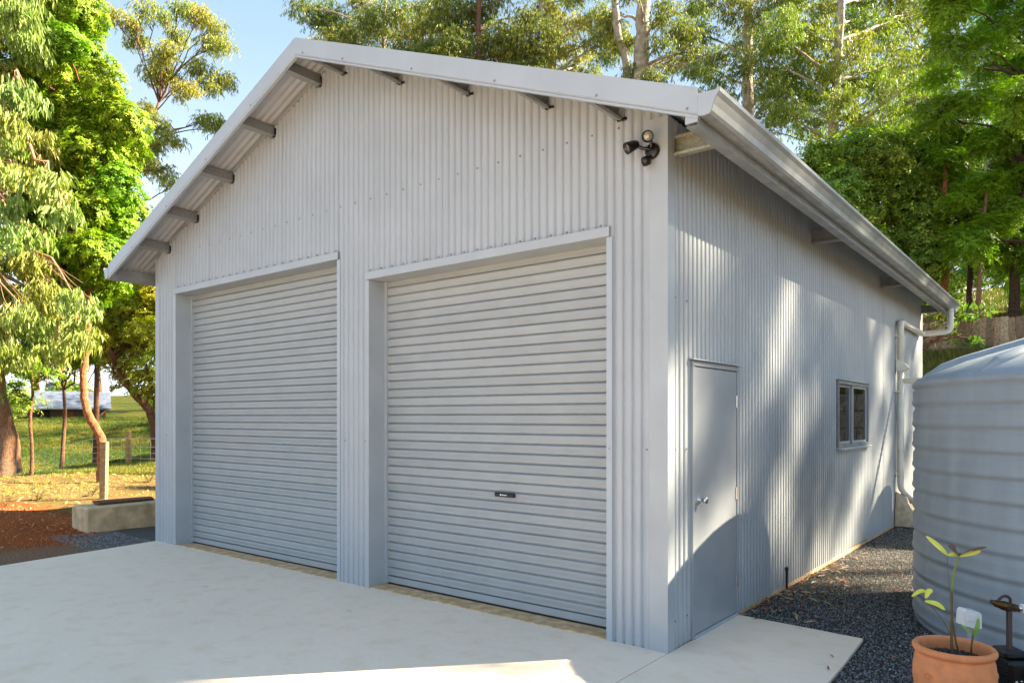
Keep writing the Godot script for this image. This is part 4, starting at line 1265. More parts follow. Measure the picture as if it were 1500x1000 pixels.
func tank(called: String, label: String, at: Vector3, R: float, wall: float, apex: float, ribs: int, pitch: float) -> void:
	var t := thing(called, label, "water tank", at)
	var st := begin(true)
	var prof := PackedVector2Array([Vector2(0, 0), Vector2(R - 0.02, 0.0)])
	var y := 0.03
	while y < wall - 0.1:
		for q in [[0.0, -0.010], [0.05, -0.015], [0.14, -0.015], [0.22, -0.004], [0.30, 0.004], [0.38, 0.006], [0.46, 0.001], [0.54, -0.002], [0.80, -0.001], [0.92, -0.003]]:
			prof.append(Vector2(R + q[1], y + q[0] * pitch))
		y += pitch
	prof.append(Vector2(R - 0.02, y))
	prof.append(Vector2(R, y + 0.015))
	prof.append(Vector2(R + 0.006, wall - 0.02))
	prof.append(Vector2(R - 0.004, wall))
	lathe(st, prof, Vector3.ZERO, 96)
	obj("shell", st, M.tank, t)
	st = begin(true)
	var top := PackedVector2Array([Vector2(R - 0.004, wall), Vector2(R - 0.03, wall + 0.03), Vector2(R * 0.8, lerp(wall, apex, 0.36)), Vector2(R * 0.5, lerp(wall, apex, 0.72)), Vector2(R * 0.28, lerp(wall, apex, 0.92)), Vector2(0, apex)])
	lathe(st, top, Vector3.ZERO, 96)
	obj("roof", st, M.tank, t)
	for k in ribs:
		var a := TAU * (k + 0.37) / ribs
		st = begin(true)
		var pts := PackedVector3Array()
		var rr := PackedFloat32Array()
		for i in 9:
			var f := lerp(0.97, 0.26, i / 8.0) as float
			var yy := 0.0
			for j in top.size() - 1:
				if f * R <= top[j].x and f * R >= top[j + 1].x:
					yy = lerp(top[j].y, top[j + 1].y, (top[j].x - f * R) / (top[j].x - top[j + 1].x))
			pts.append(Vector3(cos(a) * f * R, yy - 0.012, sin(a) * f * R))
			rr.append(0.02 if i == 0 else 0.06)
		tube(st, pts, rr, 8)
		obj("roof_rib", st, M.tank, t)
	st = begin(true)
	lathe(st, PackedVector2Array([Vector2(0.24, apex - 0.07), Vector2(0.24, apex + 0.03), Vector2(0.22, apex + 0.05), Vector2(0, apex + 0.06)]), Vector3.ZERO, 32)
	obj("access_lid", st, M.greypl, t)

func pot_and_plant() -> void:
	var at := Vector3(1.74, -0.04, 0.063)
	var p := thing("flower_pot", "round terracotta pot with rolled rim on dark gravel beside the concrete slab", "pot", at, FACE)
	p.scale = Vector3(0.9, 1.0, 0.9)
	var st := begin(true)
	lathe(st, PackedVector2Array([Vector2(0, 0), Vector2(0.135, 0), Vector2(0.15, 0.01), Vector2(0.185, 0.09), Vector2(0.212, 0.19), Vector2(0.2225, 0.27), Vector2(0.221, 0.325), Vector2(0.2195, 0.332), Vector2(0.2185, 0.340), Vector2(0.2165, 0.344), Vector2(0.214, 0.372), Vector2(0.207, 0.392), Vector2(0.203, 0.400), Vector2(0.206, 0.408), Vector2(0.217, 0.412), Vector2(0.2245, 0.422), Vector2(0.2245, 0.436), Vector2(0.216, 0.446), Vector2(0.204, 0.449), Vector2(0.192, 0.442), Vector2(0.186, 0.425), Vector2(0.185, 0.39), Vector2(0.19, 0.34), Vector2(0.18, 0.28)]), Vector3.ZERO, 72)
	obj("body", st, M.terracotta, p)
	# pressed scroll ornament on the shoulder
	for sx in [-1.0, 1.0]:
		st = begin(true)
		var pts := PackedVector3Array()
		var rr := PackedFloat32Array()
		for i in 26:
			var t := i / 25.0
			var a: float = -2.2 * sx * 0.55 + sx * 0.14 * (1.0 - t * 0.75) * cos(t * 9.0)
			var y := 0.302 + 0.022 * (1.0 - t * 0.7) * sin(t * 9.0)
			pts.append(Vector3(sin(a) * 0.2235, y, cos(a) * 0.2235))
			rr.append(0.0035)
		tube(st, pts, rr, 6)
		obj("scroll_ornament", st, M.terracotta, p)
	st = begin(true)
	rng.seed = 88
	var prof := PackedVector2Array([Vector2(0.188, 0.372), Vector2(0.15, 0.384), Vector2(0.09, 0.39), Vector2(0.0, 0.393)])
	lathe(st, prof, Vector3.ZERO, 40)
	var soil := obj("potting_soil", st, M.potsoil, p)
	var xf := []
	var cols := []
	for i in 500:
		var a := rng.randf() * TAU
		var q := sqrt(rng.randf()) * 0.175
		var s := rng.randf_range(0.004, 0.011)
		xf.append(Transform3D(rand_basis(Vector3(s, s * 0.6, s * 1.5)), Vector3(cos(a) * q, 0.392 - q * q * 0.5, sin(a) * q)))
		var g := rng.randf_range(0.02, 0.07)
		cols.append(Color(g * 1.3, g, g * 0.8))
	scatter("mulch", stone_mesh(9), M.pebble, xf, cols, soil)
	# the plant: local x to the right, y up, z towards the viewer
	var o := thing("potted_plant", "spindly plant with a bare stem and few yellowing leaves in the terracotta pot", "plant", at + Vector3(0, 0.385, 0), FACE)
	st = begin(true)
	var main := smooth_path(PackedVector3Array([Vector3(-0.022, 0, 0.02), Vector3(-0.026, 0.12, 0.02), Vector3(-0.022, 0.25, 0.015), Vector3(-0.02, 0.37, 0.01)]), 5)
	var rad := PackedFloat32Array()
	for i in main.size():
		rad.append((0.0085 - 0.003 * i / main.size()) * (1.0 + 0.12 * sin(i * 2.1)))
	tube(st, main, rad, 9, 0.06)
	obj("stem", st, M.stem, o)
	st = begin(true)
	tube(st, smooth_path(PackedVector3Array([Vector3(-0.02, 0.36, 0.01), Vector3(-0.008, 0.45, 0.01), Vector3(0.018, 0.545, 0.01)]), 5), PackedFloat32Array([0.0065, 0.0063, 0.006, 0.006, 0.0058, 0.0055, 0.0052, 0.005, 0.005, 0.0048, 0.0046]), 8)
	obj("green_shoot", st, M.greenstem, o)
	st = begin(true)
	tube(st, PackedVector3Array([Vector3(-0.05, 0.545, 0.02), Vector3(-0.043, 0.46, 0.02), Vector3(-0.033, 0.36, 0.015)]), PackedFloat32Array([0.0015, 0.0014, 0.0012]), 5)
	obj("leaf_thread", st, M.stem, o)
	for q in [[0.03, -0.03, 0.05, 0.11, 0.19], [0.075, 0.03, 0.07, 0.10, 0.15]]:
		st = begin(true)
		tube(st, smooth_path(PackedVector3Array([Vector3(q[0] + 0.012, 0.0, q[1] * 0.5), Vector3(q[0], q[3] * 0.6, q[1]), Vector3(q[0] + (0.015 if q[0] > 0.05 else -0.02), q[4], q[1])]), 3), PackedFloat32Array([0.006, 0.006, 0.0055, 0.005, 0.005, 0.0045, 0.004]), 7, 0.05)
		obj("stem", st, M.stem, o)
	var leaves := [
		[[Vector3(-0.045, 0.555, 0.02), Vector3(-0.10, 0.60, 0.03), Vector3(-0.165, 0.66, 0.02)], 0.034, "yellow"],
		[[Vector3(0.015, 0.55, 0.01), Vector3(-0.02, 0.562, 0.03), Vector3(-0.055, 0.558, 0.03)], 0.024, "yellow"],
		[[Vector3(0.02, 0.55, 0.01), Vector3(0.09, 0.585, 0.03), Vector3(0.165, 0.60, 0.02)], 0.029, "brown"],
		[[Vector3(0.02, 0.548, 0.015), Vector3(0.08, 0.57, 0.035), Vector3(0.125, 0.582, 0.03)], 0.024, "yellow"],
		[[Vector3(0.018, 0.55, 0.01), Vector3(0.0, 0.585, -0.02), Vector3(0.03, 0.60, -0.05)], 0.040, "brown"],
		[[Vector3(0.02, 0.55, 0.01), Vector3(-0.01, 0.575, 0.05), Vector3(-0.03, 0.568, 0.08)], 0.028, "brown"],
		[[Vector3(-0.16, 0.355, 0.03), Vector3(-0.20, 0.365, 0.03), Vector3(-0.248, 0.335, 0.03)], 0.021, "yellow"],
		[[Vector3(-0.185, 0.33, 0.05), Vector3(-0.17, 0.365, 0.05), Vector3(-0.145, 0.372, 0.05)], 0.028, "yellow"],
		[[Vector3(-0.19, 0.315, 0.05), Vector3(-0.13, 0.30, 0.06), Vector3(-0.085, 0.27, 0.06)], 0.029, "yellow"],
		[[Vector3(0.065, 0.135, 0.05), Vector3(0.03, 0.165, 0.06), Vector3(-0.005, 0.195, 0.06)], 0.018, "green"],
		[[Vector3(0.075, 0.13, 0.05), Vector3(0.085, 0.175, 0.06), Vector3(0.10, 0.225, 0.05)], 0.024, "green"],
	]
	for q in leaves:
		st = begin(true)
		blade(st, PackedVector3Array(q[0]), q[1], Vector3(0, 0.55, 0.83) if q[2] != "brown" else Vector3(0.1, 0.95, 0.3))
		obj("leaf", st, {"yellow": M.yellowleaf, "brown": M.brownleaf, "green": M.greenleaf}[q[2]], o)
	st = begin(true)
	tube(st, smooth_path(PackedVector3Array([Vector3(-0.02, 0.10, 0.02), Vector3(-0.10, 0.22, 0.06), Vector3(-0.19, 0.33, 0.045)]), 4), PackedFloat32Array([0.002, 0.002, 0.002, 0.002, 0.0018, 0.0018, 0.0016, 0.0016, 0.0015]), 5)
	obj("leaf_stalk", st, M.stem, o)

func pump_corner() -> void:
	var o := thing("control_box", "small white plastic box on a grey post against the tank behind the pot", "box", Vector3(1.735, -0.04, -0.63), FACE)
	o.scale = Vector3(0.8, 0.97, 0.8)
	var st := begin()
	prism(st, PackedVector2Array([Vector2(-0.07, 0.42), Vector2(-0.062, 0.505), Vector2(-0.045, 0.52), Vector2(0.05, 0.505), Vector2(0.07, 0.49), Vector2(0.07, 0.40), Vector2(0.03, 0.398)]), Vector3(0, 0, 0.045), Vector3.RIGHT, Vector3.UP, Vector3(0, 0, -0.10))
	obj("cover", st, M.whitepl, o)
	st = begin()
	box(st, Vector3(-0.012, 0.47, 0.048), Vector3(0.07, 0.045, 0.008), Basis.IDENTITY, 0.003)
	obj("hatch", st, M.whitepl, o)
	st = begin()
	box(st, Vector3(0.015, 0.2, 0.0), Vector3(0.045, 0.41, 0.03), Basis.IDENTITY, 0.004)
	obj("post", st, M.greypl, o)
	o = thing("brass_tap", "old brass valve with a loop handle on a brown riser pipe beside the tank", "tap", Vector3(1.955, -0.04, -0.42), FACE)
	st = begin(true)
	pipe(st, PackedVector3Array([Vector3(0, 0.0, 0), Vector3(0, 0.575, 0)]), 0.0155, 12)
	obj("riser_pipe", st, M.rustpipe, o)
	st = begin(true)
	tube(st, PackedVector3Array([Vector3(-0.125, 0.632, 0.03), Vector3(-0.10, 0.622, 0.028), Vector3(-0.095, 0.62, 0.026), Vector3(-0.06, 0.61, 0.02), Vector3(-0.055, 0.608, 0.02), Vector3(-0.02, 0.598, 0.008), Vector3(-0.015, 0.596, 0.006), Vector3(0.03, 0.588, 0.0), Vector3(0.05, 0.585, 0.0)]), PackedFloat32Array([0.012, 0.014, 0.021, 0.022, 0.027, 0.028, 0.022, 0.023, 0.018]), 8)
	obj("valve_body", st, M.brass, o)
	st = begin(true)
	pipe(st, PackedVector3Array([Vector3(-0.09, 0.632, 0.035), Vector3(-0.065, 0.658, 0.03), Vector3(-0.03, 0.662, 0.02), Vector3(-0.002, 0.645, 0.012), Vector3(0.0, 0.60, 0.01)]), 0.008, 8)
	obj("loop_handle", st, M.rustpipe, o)
	st = begin(true)
	tube(st, PackedVector3Array([Vector3(0.045, 0.585, 0), Vector3(0.05, 0.585, 0), Vector3(0.062, 0.583, 0), Vector3(0.075, 0.58, 0)]), PackedFloat32Array([0.016, 0.021, 0.021, 0.016]), 6)
	obj("nut", st, M.chrome, o)
	st = begin(true)
	pipe(st, PackedVector3Array([Vector3(0.07, 0.582, 0), Vector3(0.125, 0.575, 0), Vector3(0.125, 0.30, 0.02)]), 0.028, 14)
	obj("white_elbow", st, M.whitepl, o)
	o = thing("water_pump", "black water pump with a steel clamp ring on the ground right of the pot", "pump", Vector3(2.0, -0.04, -0.47), FACE)
	st = begin()
	box(st, Vector3(-0.02, 0.22, 0.0), Vector3(0.20, 0.16, 0.2), Basis.IDENTITY, 0.02)
	box(st, Vector3(-0.05, 0.32, -0.02), Vector3(0.13, 0.05, 0.14), Basis.IDENTITY, 0.015)
	obj("housing", st, M.black, o)
	st = begin()
	box(st, Vector3(0.0, 0.08, 0.0), Vector3(0.16, 0.16, 0.14), Basis.IDENTITY, 0.015)
	obj("base", st, M.black, o)
	for i in 7:
		st = begin()
		box(st, Vector3(-0.123, 0.165 + i * 0.02, 0.0), Vector3(0.012, 0.007, 0.16))
		obj("cooling_fin", st, M.black, o)
	st = begin(true)
	lathe(st, PackedVector2Array([Vector2(0, 0.0), Vector2(0.078, 0.0), Vector2(0.08, 0.015), Vector2(0.088, 0.018), Vector2(0.088, 0.034), Vector2(0.08, 0.037), Vector2(0.078, 0.07), Vector2(0.084, 0.073), Vector2(0.084, 0.085), Vector2(0.06, 0.095), Vector2(0, 0.10)]), Vector3.ZERO, 32)
	var c := obj("clamp_ring", st, M.chrome, o, Vector3(0.075, 0.235, 0.09))
	c.rotation = Vector3(PI / 2, 0, 0.35)
	st = begin(true)
	lathe(st, PackedVector2Array([Vector2(0, 0), Vector2(0.05, 0), Vector2(0.055, 0.02), Vector2(0.05, 0.04), Vector2(0, 0.045)]), Vector3.ZERO, 24)
	c = obj("pressure_cap", st, M.black, o, Vector3(0.10, 0.40, 0.08))
	c.rotation = Vector3(PI / 2, 0, 0.2)
	st = begin()
	for i in 3:
		box(st, Vector3(-0.085 + i * 0.028, 0.19 + 0.004 * i, 0.101), Vector3(0.013 if i == 0 else 0.009, 0.007, 0.002), Basis(Vector3(0, 0, 1), 0.6 * (1 - i)))
	box(st, Vector3(-0.085, 0.19, 0.1015), Vector3(0.013, 0.004, 0.002), Basis(Vector3(0, 0, 1), -0.6))
	obj("printed_mark", st, M.whitepl, o, Vector3.ZERO, "stuff")

func left_yard() -> void:
	var y0 := -0.04
	var o := thing("concrete_trough", "pale stained concrete block at the garage's left corner on the gravel", "concrete block", Vector3(-9.08, y0, -0.22))
	var st := begin()
	box(st, Vector3(0, 0.205, 0.0), Vector3(0.52, 0.41, 1.14), Basis.IDENTITY, 0.025)
	obj("body", st, M.block, o)
	st = begin()
	box(st, Vector3(0.02, 0.19, -0.79), Vector3(0.5, 0.38, 0.4), Basis.IDENTITY, 0.02)
	obj("rear_section", st, M.block, o)
	for i in 2:
		st = begin()
		box(st, Vector3(0, 0.018, 0), Vector3(0.14, 0.036, 0.82), Basis.IDENTITY, 0.005)
		var b := obj("timber_board", st, M.board, self, Vector3(-9.06 - i * 0.17, y0 + 0.413 + i * 0.003, -0.28 - i * 0.05))
		b.rotation.y = 0.04 - 0.09 * i
		tag(b, ["weathered brown board on the concrete block, nearer the garage", "weathered brown board on the concrete block, nearer the wire fence"][i], "board", "boards on the concrete block")
	# free-standing timber post
	o = thing("timber_post", "square pale timber post standing just behind the concrete block", "post", Vector3(-12.04, height(-12.04, -1.2) - 0.05, -1.2), FACE)
	st = begin()
	box(st, Vector3(0, 0.56, 0), Vector3(0.115, 1.12, 0.1), Basis(Vector3(0, 0, 1), -0.02), 0.006)
	obj("shaft", st, M.timber, o)
	# wire fence
	var P := Vector3(-26.4, 0, -0.65)
	var Q := Vector3(-17.3, 0, -6.2)
	o = thing("wire_fence", "sagging galvanised wire mesh fence between the straw slope and the lawn", "fence", Vector3(P.x, height(P.x, P.z), P.z))
	var rows := [0.06, 0.20, 0.36, 0.54, 0.78]
	var at := func(t: float, h: float) -> Vector3:
		var q := P.lerp(Q, t)
		return Vector3(q.x, height(q.x, q.z) + h - 0.03 * sin(PI * fposmod(t * 3.0, 1.0)), q.z) - o.position
	for h in rows:
		st = begin(true)
		var pts := PackedVector3Array()
		var rr := PackedFloat32Array()
		for i in 31:
			pts.append(at.call(i / 30.0, h))
			rr.append(0.0075 if h > 0.7 else 0.0055)
		tube(st, pts, rr, 4)
		obj("wire", st, M.wire, o)
	var n := int(P.distance_to(Q) / 0.30)
	for i in n + 1:
		st = begin(true)
		tube(st, PackedVector3Array([at.call(i / float(n), rows[0]), at.call(i / float(n), rows[4])]), PackedFloat32Array([0.0055, 0.0055]), 4)
		obj("wire", st, M.wire, o)
	for t in [0.13, 0.76]:
		st = begin()
		var b: Vector3 = at.call(t, 0.0)
		tube(st, PackedVector3Array([b + Vector3(-0.07, -0.2, -0.07), b + Vector3(-0.06, 0.98, -0.07), b + Vector3(-0.06, 1.0, -0.07)]), PackedFloat32Array([0.085, 0.075, 0.05]), 10, 0.05)
		obj("post", st, M.timber, o)

const WEEDS := ["small leggy weed left of the timber post", "low weed on the crest of the red soil mound", "weed just above the red soil nearer the fence", "weed between the red soil and the timber post", "weed beside the rear of the concrete block", "weed behind the timber boards on the block", "weed at the left edge below the wire fence", "weed at the left end of the red soil", "weed close to the garage's left wall", "weed at the foot of the crooked red trunk"]

func weeds() -> void:
	rng.seed = 620
	var n := 0
	for q in [[-13.1, -1.4], [-11.6, 0.9], [-12.3, 0.3], [-12.9, -0.4], [-10.6, -2.1], [-11.2, -1.9], [-13.9, 0.6], [-12.0, 1.4], [-10.0, -3.2], [-15.0, -3.4]]:
		var x: float = q[0]
		var z: float = q[1]
		var o := thing("weed", "", "weed", Vector3(x, height(x, z) - 0.02, z), rng.randf() * TAU, "weeds on the straw slope")
		o.set_meta("label", WEEDS[n])
		var st := begin(true)
		var lf := begin()
		lf.set_color(Color.WHITE)
		for k in 5:
			var a := rng.randf() * TAU
			var h := rng.randf_range(0.12, 0.32)
			var p := smooth_path(PackedVector3Array([Vector3.ZERO, Vector3(cos(a) * 0.06, h * 0.5, sin(a) * 0.06), Vector3(cos(a) * 0.14, h, sin(a) * 0.14)]), 3)
			var rr := PackedFloat32Array()
			for i in p.size():
				rr.append(0.005)
				if i > 1:
					for s in 2:
						var b := rng.randf() * TAU
						var g := rng.randf_range(0.7, 1.3)
						lf.set_color(Color(0.12 * g, 0.15 * g, 0.05 * g))
						leaf(lf, p[i], Vector3(cos(b), rng.randf_range(-0.2, 0.6), sin(b)), Vector3.UP, rng.randf_range(0.05, 0.1), 0.035, 0.2)
			tube(st, p, rr, 4)
		obj("stems", st, M.twig, o, Vector3.ZERO, "stuff")
		obj("leaves", lf, M.grass, o, Vector3.ZERO, "stuff")
		n += 1

func back_yard() -> void:
	# retaining wall of concrete blocks with a paling fence above it
	var o := thing("retaining_wall", "concrete block retaining wall behind the garage and tank, seen in the window's reflection", "retaining wall", Vector3(0, 0, -12.40))
	rng.seed = 640
	var st := begin()
	box(st, Vector3.ZERO, Vector3(0.79, 0.36, 0.16), Basis.IDENTITY, 0.015)
	st.generate_normals()
	var block := st.commit()
	for row in 6:
		for i in 18:
			var b := obj("block", block, M.wallblock, o, Vector3(-7.2 + i * 0.8 + (0.4 if row % 2 == 1 else 0.0), 0.13 + row * 0.37, rng.randf_range(-0.008, 0.008)))
			b.rotation.y = rng.randf_range(-0.006, 0.006)
	var fy := 2.95
	o = thing("paling_fence", "weathered brown timber paling fence on the bank behind the tank", "fence", Vector3(0, fy, -14.5))
	var shapes := []
	for k in 4:
		st = begin()
		var w := 0.118 + 0.008 * k
		box(st, Vector3(0, 0.45, 0), Vector3(w, 0.9 + [0.0, 0.03, -0.02, 0.015][k], 0.018), Basis.IDENTITY, 0.002)
		st.generate_normals()
		shapes.append(st.commit())
	for i in 72:
		var x := -4.2 + i * 0.138
		var b := obj("paling", shapes[rng.randi() % 4], M.palings[rng.randi() % 4], o, Vector3(x, rng.randf_range(-0.02, 0.02), 0.012 + rng.randf_range(-0.004, 0.008)))
		b.rotation.z = rng.randf_range(-0.02, 0.02)
	for y in [0.2, 0.68]:
		st = begin()
		box(st, Vector3(0.7, y, -0.03), Vector3(9.9, 0.07, 0.04))
		obj("rail", st, M.palings[3], o)
	for i in 5:
		st = begin()
		box(st, Vector3(-4.0 + i * 2.35, 0.3, -0.1), Vector3(0.1, 1.1, 0.1))
		obj("post", st, M.palings[3], o)
	# low dark roof that shows between the garage and the fence
	var s := thing("neighbour_shed", "small dark shed with a pale edged roof beyond the paling fence", "shed", Vector3(-2.3, 3.0, -15.9))
	st = begin()
	box(st, Vector3(0, 0.62, 0), Vector3(1.6, 1.24, 1.2))
	obj("wall", st, M.rubber, s)
	st = begin()
	box(st, Vector3(0, 1.28, 0), Vector3(1.8, 0.07, 1.5), Basis(Vector3(1, 0, 0), 0.12), 0.01)
	obj("roof", st, M.shade_roof, s)

func far_house(called: String, label: String, at: Vector3, w: float, wall: float, rise: float, dep: float) -> void:
	var o := thing(called, label, "building", at, 1.2)
	var st := begin()
	box(st, Vector3(0, wall / 2, 0), Vector3(w, wall, dep * 2))
	obj("wall", st, M.house_wall, o)
	for k in 3:
		st = begin()
		box(st, Vector3((k - 1) * w * 0.3, wall * 0.45, dep + 0.01), Vector3(w * 0.16, wall * 0.7, 0.06))
		obj("door", st, M.rubber if k != 1 else M.red_bark, o)
	for s in [1.0, -1.0]:
		st = begin()
		prism(st, PackedVector2Array([Vector2(0, wall + rise), Vector2((dep + 0.5) * s, wall - 0.08), Vector2((dep + 0.5) * s, wall), Vector2(0, wall + rise + 0.08)]), Vector3(-w / 2 - 0.3, 0, 0), Vector3.BACK, Vector3.UP, Vector3(w + 0.6, 0, 0))
		obj("roof", st, M.white_roof, o)

func forest() -> void:
	var gum := [spray("gum", 201, Color(0.11, 0.155, 0.035), Color(0.36, 0.34, 0.07))]
	var gum_light := [spray("gum", 202, Color(0.24, 0.27, 0.055), Color(0.48, 0.44, 0.10))]
	var weep := [spray("weeping", 203, Color(0.23, 0.31, 0.06), Color(0.55, 0.52, 0.22))]
	var broad := [spray("broad", 204, Color(0.165, 0.295, 0.018), Color(0.34, 0.46, 0.03))]
	var dark := [spray("broad", 205, Color(0.10, 0.18, 0.018), Color(0.36, 0.42, 0.06))]
	var fine := [spray("fine", 206, Color(0.125, 0.255, 0.018), Color(0.32, 0.44, 0.035))]
	var yellow := [spray("broad", 207, Color(0.36, 0.40, 0.04), Color(0.60, 0.55, 0.08))]
	var red := [spray("broad", 208, Color(0.16, 0.05, 0.03), Color(0.26, 0.10, 0.05))]
	# left
	tree("gum_tree", "weeping gum with long pale hanging leaves, leftmost, thick ribbed trunk behind the wire fence", "", [Vector3(-24.63, height(-24.6, -3.35) - 0.2, -3.35), Vector3(-24.6, 1.0, -3.4), Vector3(-24.2, 2.75, -3.0), Vector3(-22.8, 5.84, -2.2), Vector3(-20.3, 9.0, -1.6), Vector3(-17.6, 11.4, -1.2)], 0.38, 0.10, CLUMPS.weeping, weep, 180, M.peeling_bark, 301, {"hang": true, "rise": -0.2, "arch": 0.2, "twigs": 4})
	tree("leafy_tree", "dense bright green tree with a crooked reddish trunk behind the timber post", "", [Vector3(-15.81, height(-15.8, -2.7) - 0.2, -2.68), Vector3(-15.79, 0.8, -2.69), Vector3(-15.83, 1.2, -2.66), Vector3(-16.12, 1.65, -2.56), Vector3(-16.34, 2.08, -2.52), Vector3(-16.46, 2.65, -2.55), Vector3(-16.62, 3.33, -2.67), Vector3(-16.81, 3.85, -2.78), Vector3(-17.11, 4.73, -2.92), Vector3(-17.3, 6.5, -3.16), Vector3(-17.65, 8.82, -3.13), Vector3(-18.03, 11.31, -2.96)], 0.115, 0.05, CLUMPS.dense + CLUMPS.lower, broad, 330, M.red_bark, 302, {"twigs": 3, "outward": 1.1})
	tree("gum_tree", "tall thin gum with sparse yellow-green tufts against the sky left of the roof", "", [Vector3(-25.55, height(-25.5, -6.4) - 0.2, -6.44), Vector3(-25.51, 4.88, -6.48), Vector3(-25.43, 6.84, -6.54), Vector3(-25.16, 8.06, -6.75), Vector3(-24.78, 9.53, -7.05), Vector3(-24.3, 10.63, -7.43), Vector3(-23.9, 13.0, -7.89)], 0.085, 0.045, CLUMPS.sparse, gum_light, 190, M.brown_bark, 303, {"hang": true, "rise": 0.35, "twigs": 7, "limbs_from": 0.45})
	tree("twisted_tree", "twisted half-bare tree with many twigs just left of the garage corner", "", [Vector3(-19.77, height(-19.8, -5.9) - 0.2, -5.92), Vector3(-19.93, 1.69, -5.79), Vector3(-20.16, 2.4, -5.35), Vector3(-20.38, 3.01, -5.05), Vector3(-20.36, 3.71, -4.81), Vector3(-20.28, 4.6, -4.88)], 0.155, 0.045, CLUMPS.low_yellow + CLUMPS.twiggy, yellow, 240, M.brown_bark, 304, {"twigs": 16, "limbs_from": 0.2, "rise": 0.9, "arch": -0.06})
	tree("leafy_tree", "light green tree behind the wire fence, its low leaves above the far white roofs", "", [Vector3(-27.5, height(-27.5, -6.0) - 0.2, -6.0), Vector3(-27.4, 2.0, -6.1), Vector3(-27.2, 4.0, -5.9), Vector3(-27.0, 6.5, -6.0)], 0.07, 0.04, CLUMPS.under, broad, 230, M.brown_bark, 318, {"twigs": 5, "rise": 0.2})
	wild("sapling", "slender young tree with a thin twiggy trunk before the far white-roofed shed", "", -19.4, -2.4, 3.4, 0.55, 0.62, 7, broad, 220, M.brown_bark, 305, {"r0": 0.05, "twigs": 8, "limbs_from": 0.2})
	# lawn edge and far left
	var k := 0
	for q in [[-34.0, -4.5, 2.6, 1.5, "olive bushy shrub at the far left edge of the lawn"], [-45.5, -9.6, 2.0, 1.3, "rounded green shrub left of the far white-roofed shed"], [-43.4, -18.2, 2.4, 1.4, "bright green shrub at the right end of the far white-roofed shed"], [-36.0, -17.0, 2.6, 1.4, "green shrub by the lawn beneath the twisted tree"], [-57.5, -17.2, 2.4, 1.7, "dark shrub between the far shed and the higher white roof"]]:
		wild("shrub", q[4], "shrubs at the edge of the lawn", q[0], q[1], q[2], q[3], 0.25, 12, [broad, dark, broad, yellow, dark][k], 90, M.brown_bark, 320 + k, {"size": 1.6, "twigs": 2, "category": "shrub"})
		k += 1
	k = 0
	for q in [[-62.0, -10.0, 12.0, 4.5], [-58.0, -20.0, 13.0, 4.5], [-66.0, -18.0, 15.0, 5.0], [-54.0, -26.0, 12.5, 4.5], [-60.0, -30.0, 14.0, 5.0], [-70.0, -4.0, 14.0, 5.0]]:
		wild("distant_tree", ["broad green tree far beyond the lawn at the left edge", "rounded tree directly behind the far white-roofed shed", "tall pale tree behind the higher white roof", "full tree beyond the lawn behind the twisted tree", "tall tree far behind the garage's left corner", "leafy tree farthest left beyond the lawn"][k], "trees beyond the lawn", q[0], q[1], q[2], q[3], 0.12, 26, [broad, yellow, gum_light, broad, yellow, broad][k], 20, M.brown_bark, 330 + k, {"size": 2.6, "twigs": 2})
		k += 1
	# above the garage roof
	tree("gum_tree", "gum with fine drooping branches, leftmost of those above the garage roof", "gums behind the garage", [Vector3(-18.6, height(-18.2, -13.5) - 0.2, -13.5), Vector3(-18.4, 6.0, -13.3), Vector3(-18.6, 10.5, -13.6), Vector3(-18.2, 15.0, -13.5), Vector3(-18.0, 19.5, -13.4)], 0.26, 0.05, CLUMPS.gum1, gum, 170, M.pale_bark, 306, {"hang": true, "twigs": 5})
	tree("gum_tree", "dense dark gum over the middle of the roof's right slope", "gums behind the garage", [Vector3(-13.5, height(-13.5, -13.5) - 0.2, -13.45), Vector3(-13.6, 6.5, -13.6), Vector3(-13.3, 11.0, -13.3), Vector3(-13.5, 14.5, -13.5), Vector3(-13.3, 17.5, -13.4)], 0.24, 0.05, CLUMPS.gum2, gum, 200, M.brown_bark, 307, {"hang": true, "twigs": 4})
	tree("gum_tree", "gum with sunlit yellow clumps left of the thick pale trunk", "gums behind the garage", [Vector3(-12.0, height(-12, -17) - 0.2, -17.2), Vector3(-12.0, 7.5, -17.0), Vector3(-12.2, 11.5, -16.8), Vector3(-12.8, 14.5, -16.5), Vector3(-13.2, 18.0, -16.4)], 0.2, 0.06, CLUMPS.gum3, gum_light, 190, M.pale_bark, 308, {"hang": true, "twigs": 5, "arch": -0.08})
	tree("gum_tree", "big smooth gum with a thick pale trunk rising behind the roof", "gums behind the garage", [Vector3(-9.24, height(-9.2, -16.8) - 0.2, -16.82), Vector3(-9.2, 8.7, -16.85), Vector3(-9.24, 13.22, -16.82), Vector3(-9.17, 15.48, -16.88), Vector3(-9.13, 19.0, -16.9)], 0.36, 0.17, CLUMPS.gum4, gum, 190, M.pale_bark, 309, {"hang": true, "twigs": 5, "limbs_from": 0.5})
	tree("gum_tree", "slim leaning pale gum trunk just left of the thick pale trunk", "gums behind the garage", [Vector3(-9.5, height(-9.5, -17.3) - 0.2, -17.3), Vector3(-9.7, 8.84, -17.05), Vector3(-9.82, 13.23, -16.91), Vector3(-10.1, 14.61, -16.74), Vector3(-10.2, 15.76, -16.69), Vector3(-10.6, 18.2, -16.65)], 0.17, 0.10, [-11.2, 18.0, -16.5, 0.6, -10.3, 18.6, -16.9, 0.7, -10.9, 17.2, -17.6, 0.45], gum, 250, M.pale_bark, 310, {"hang": true})
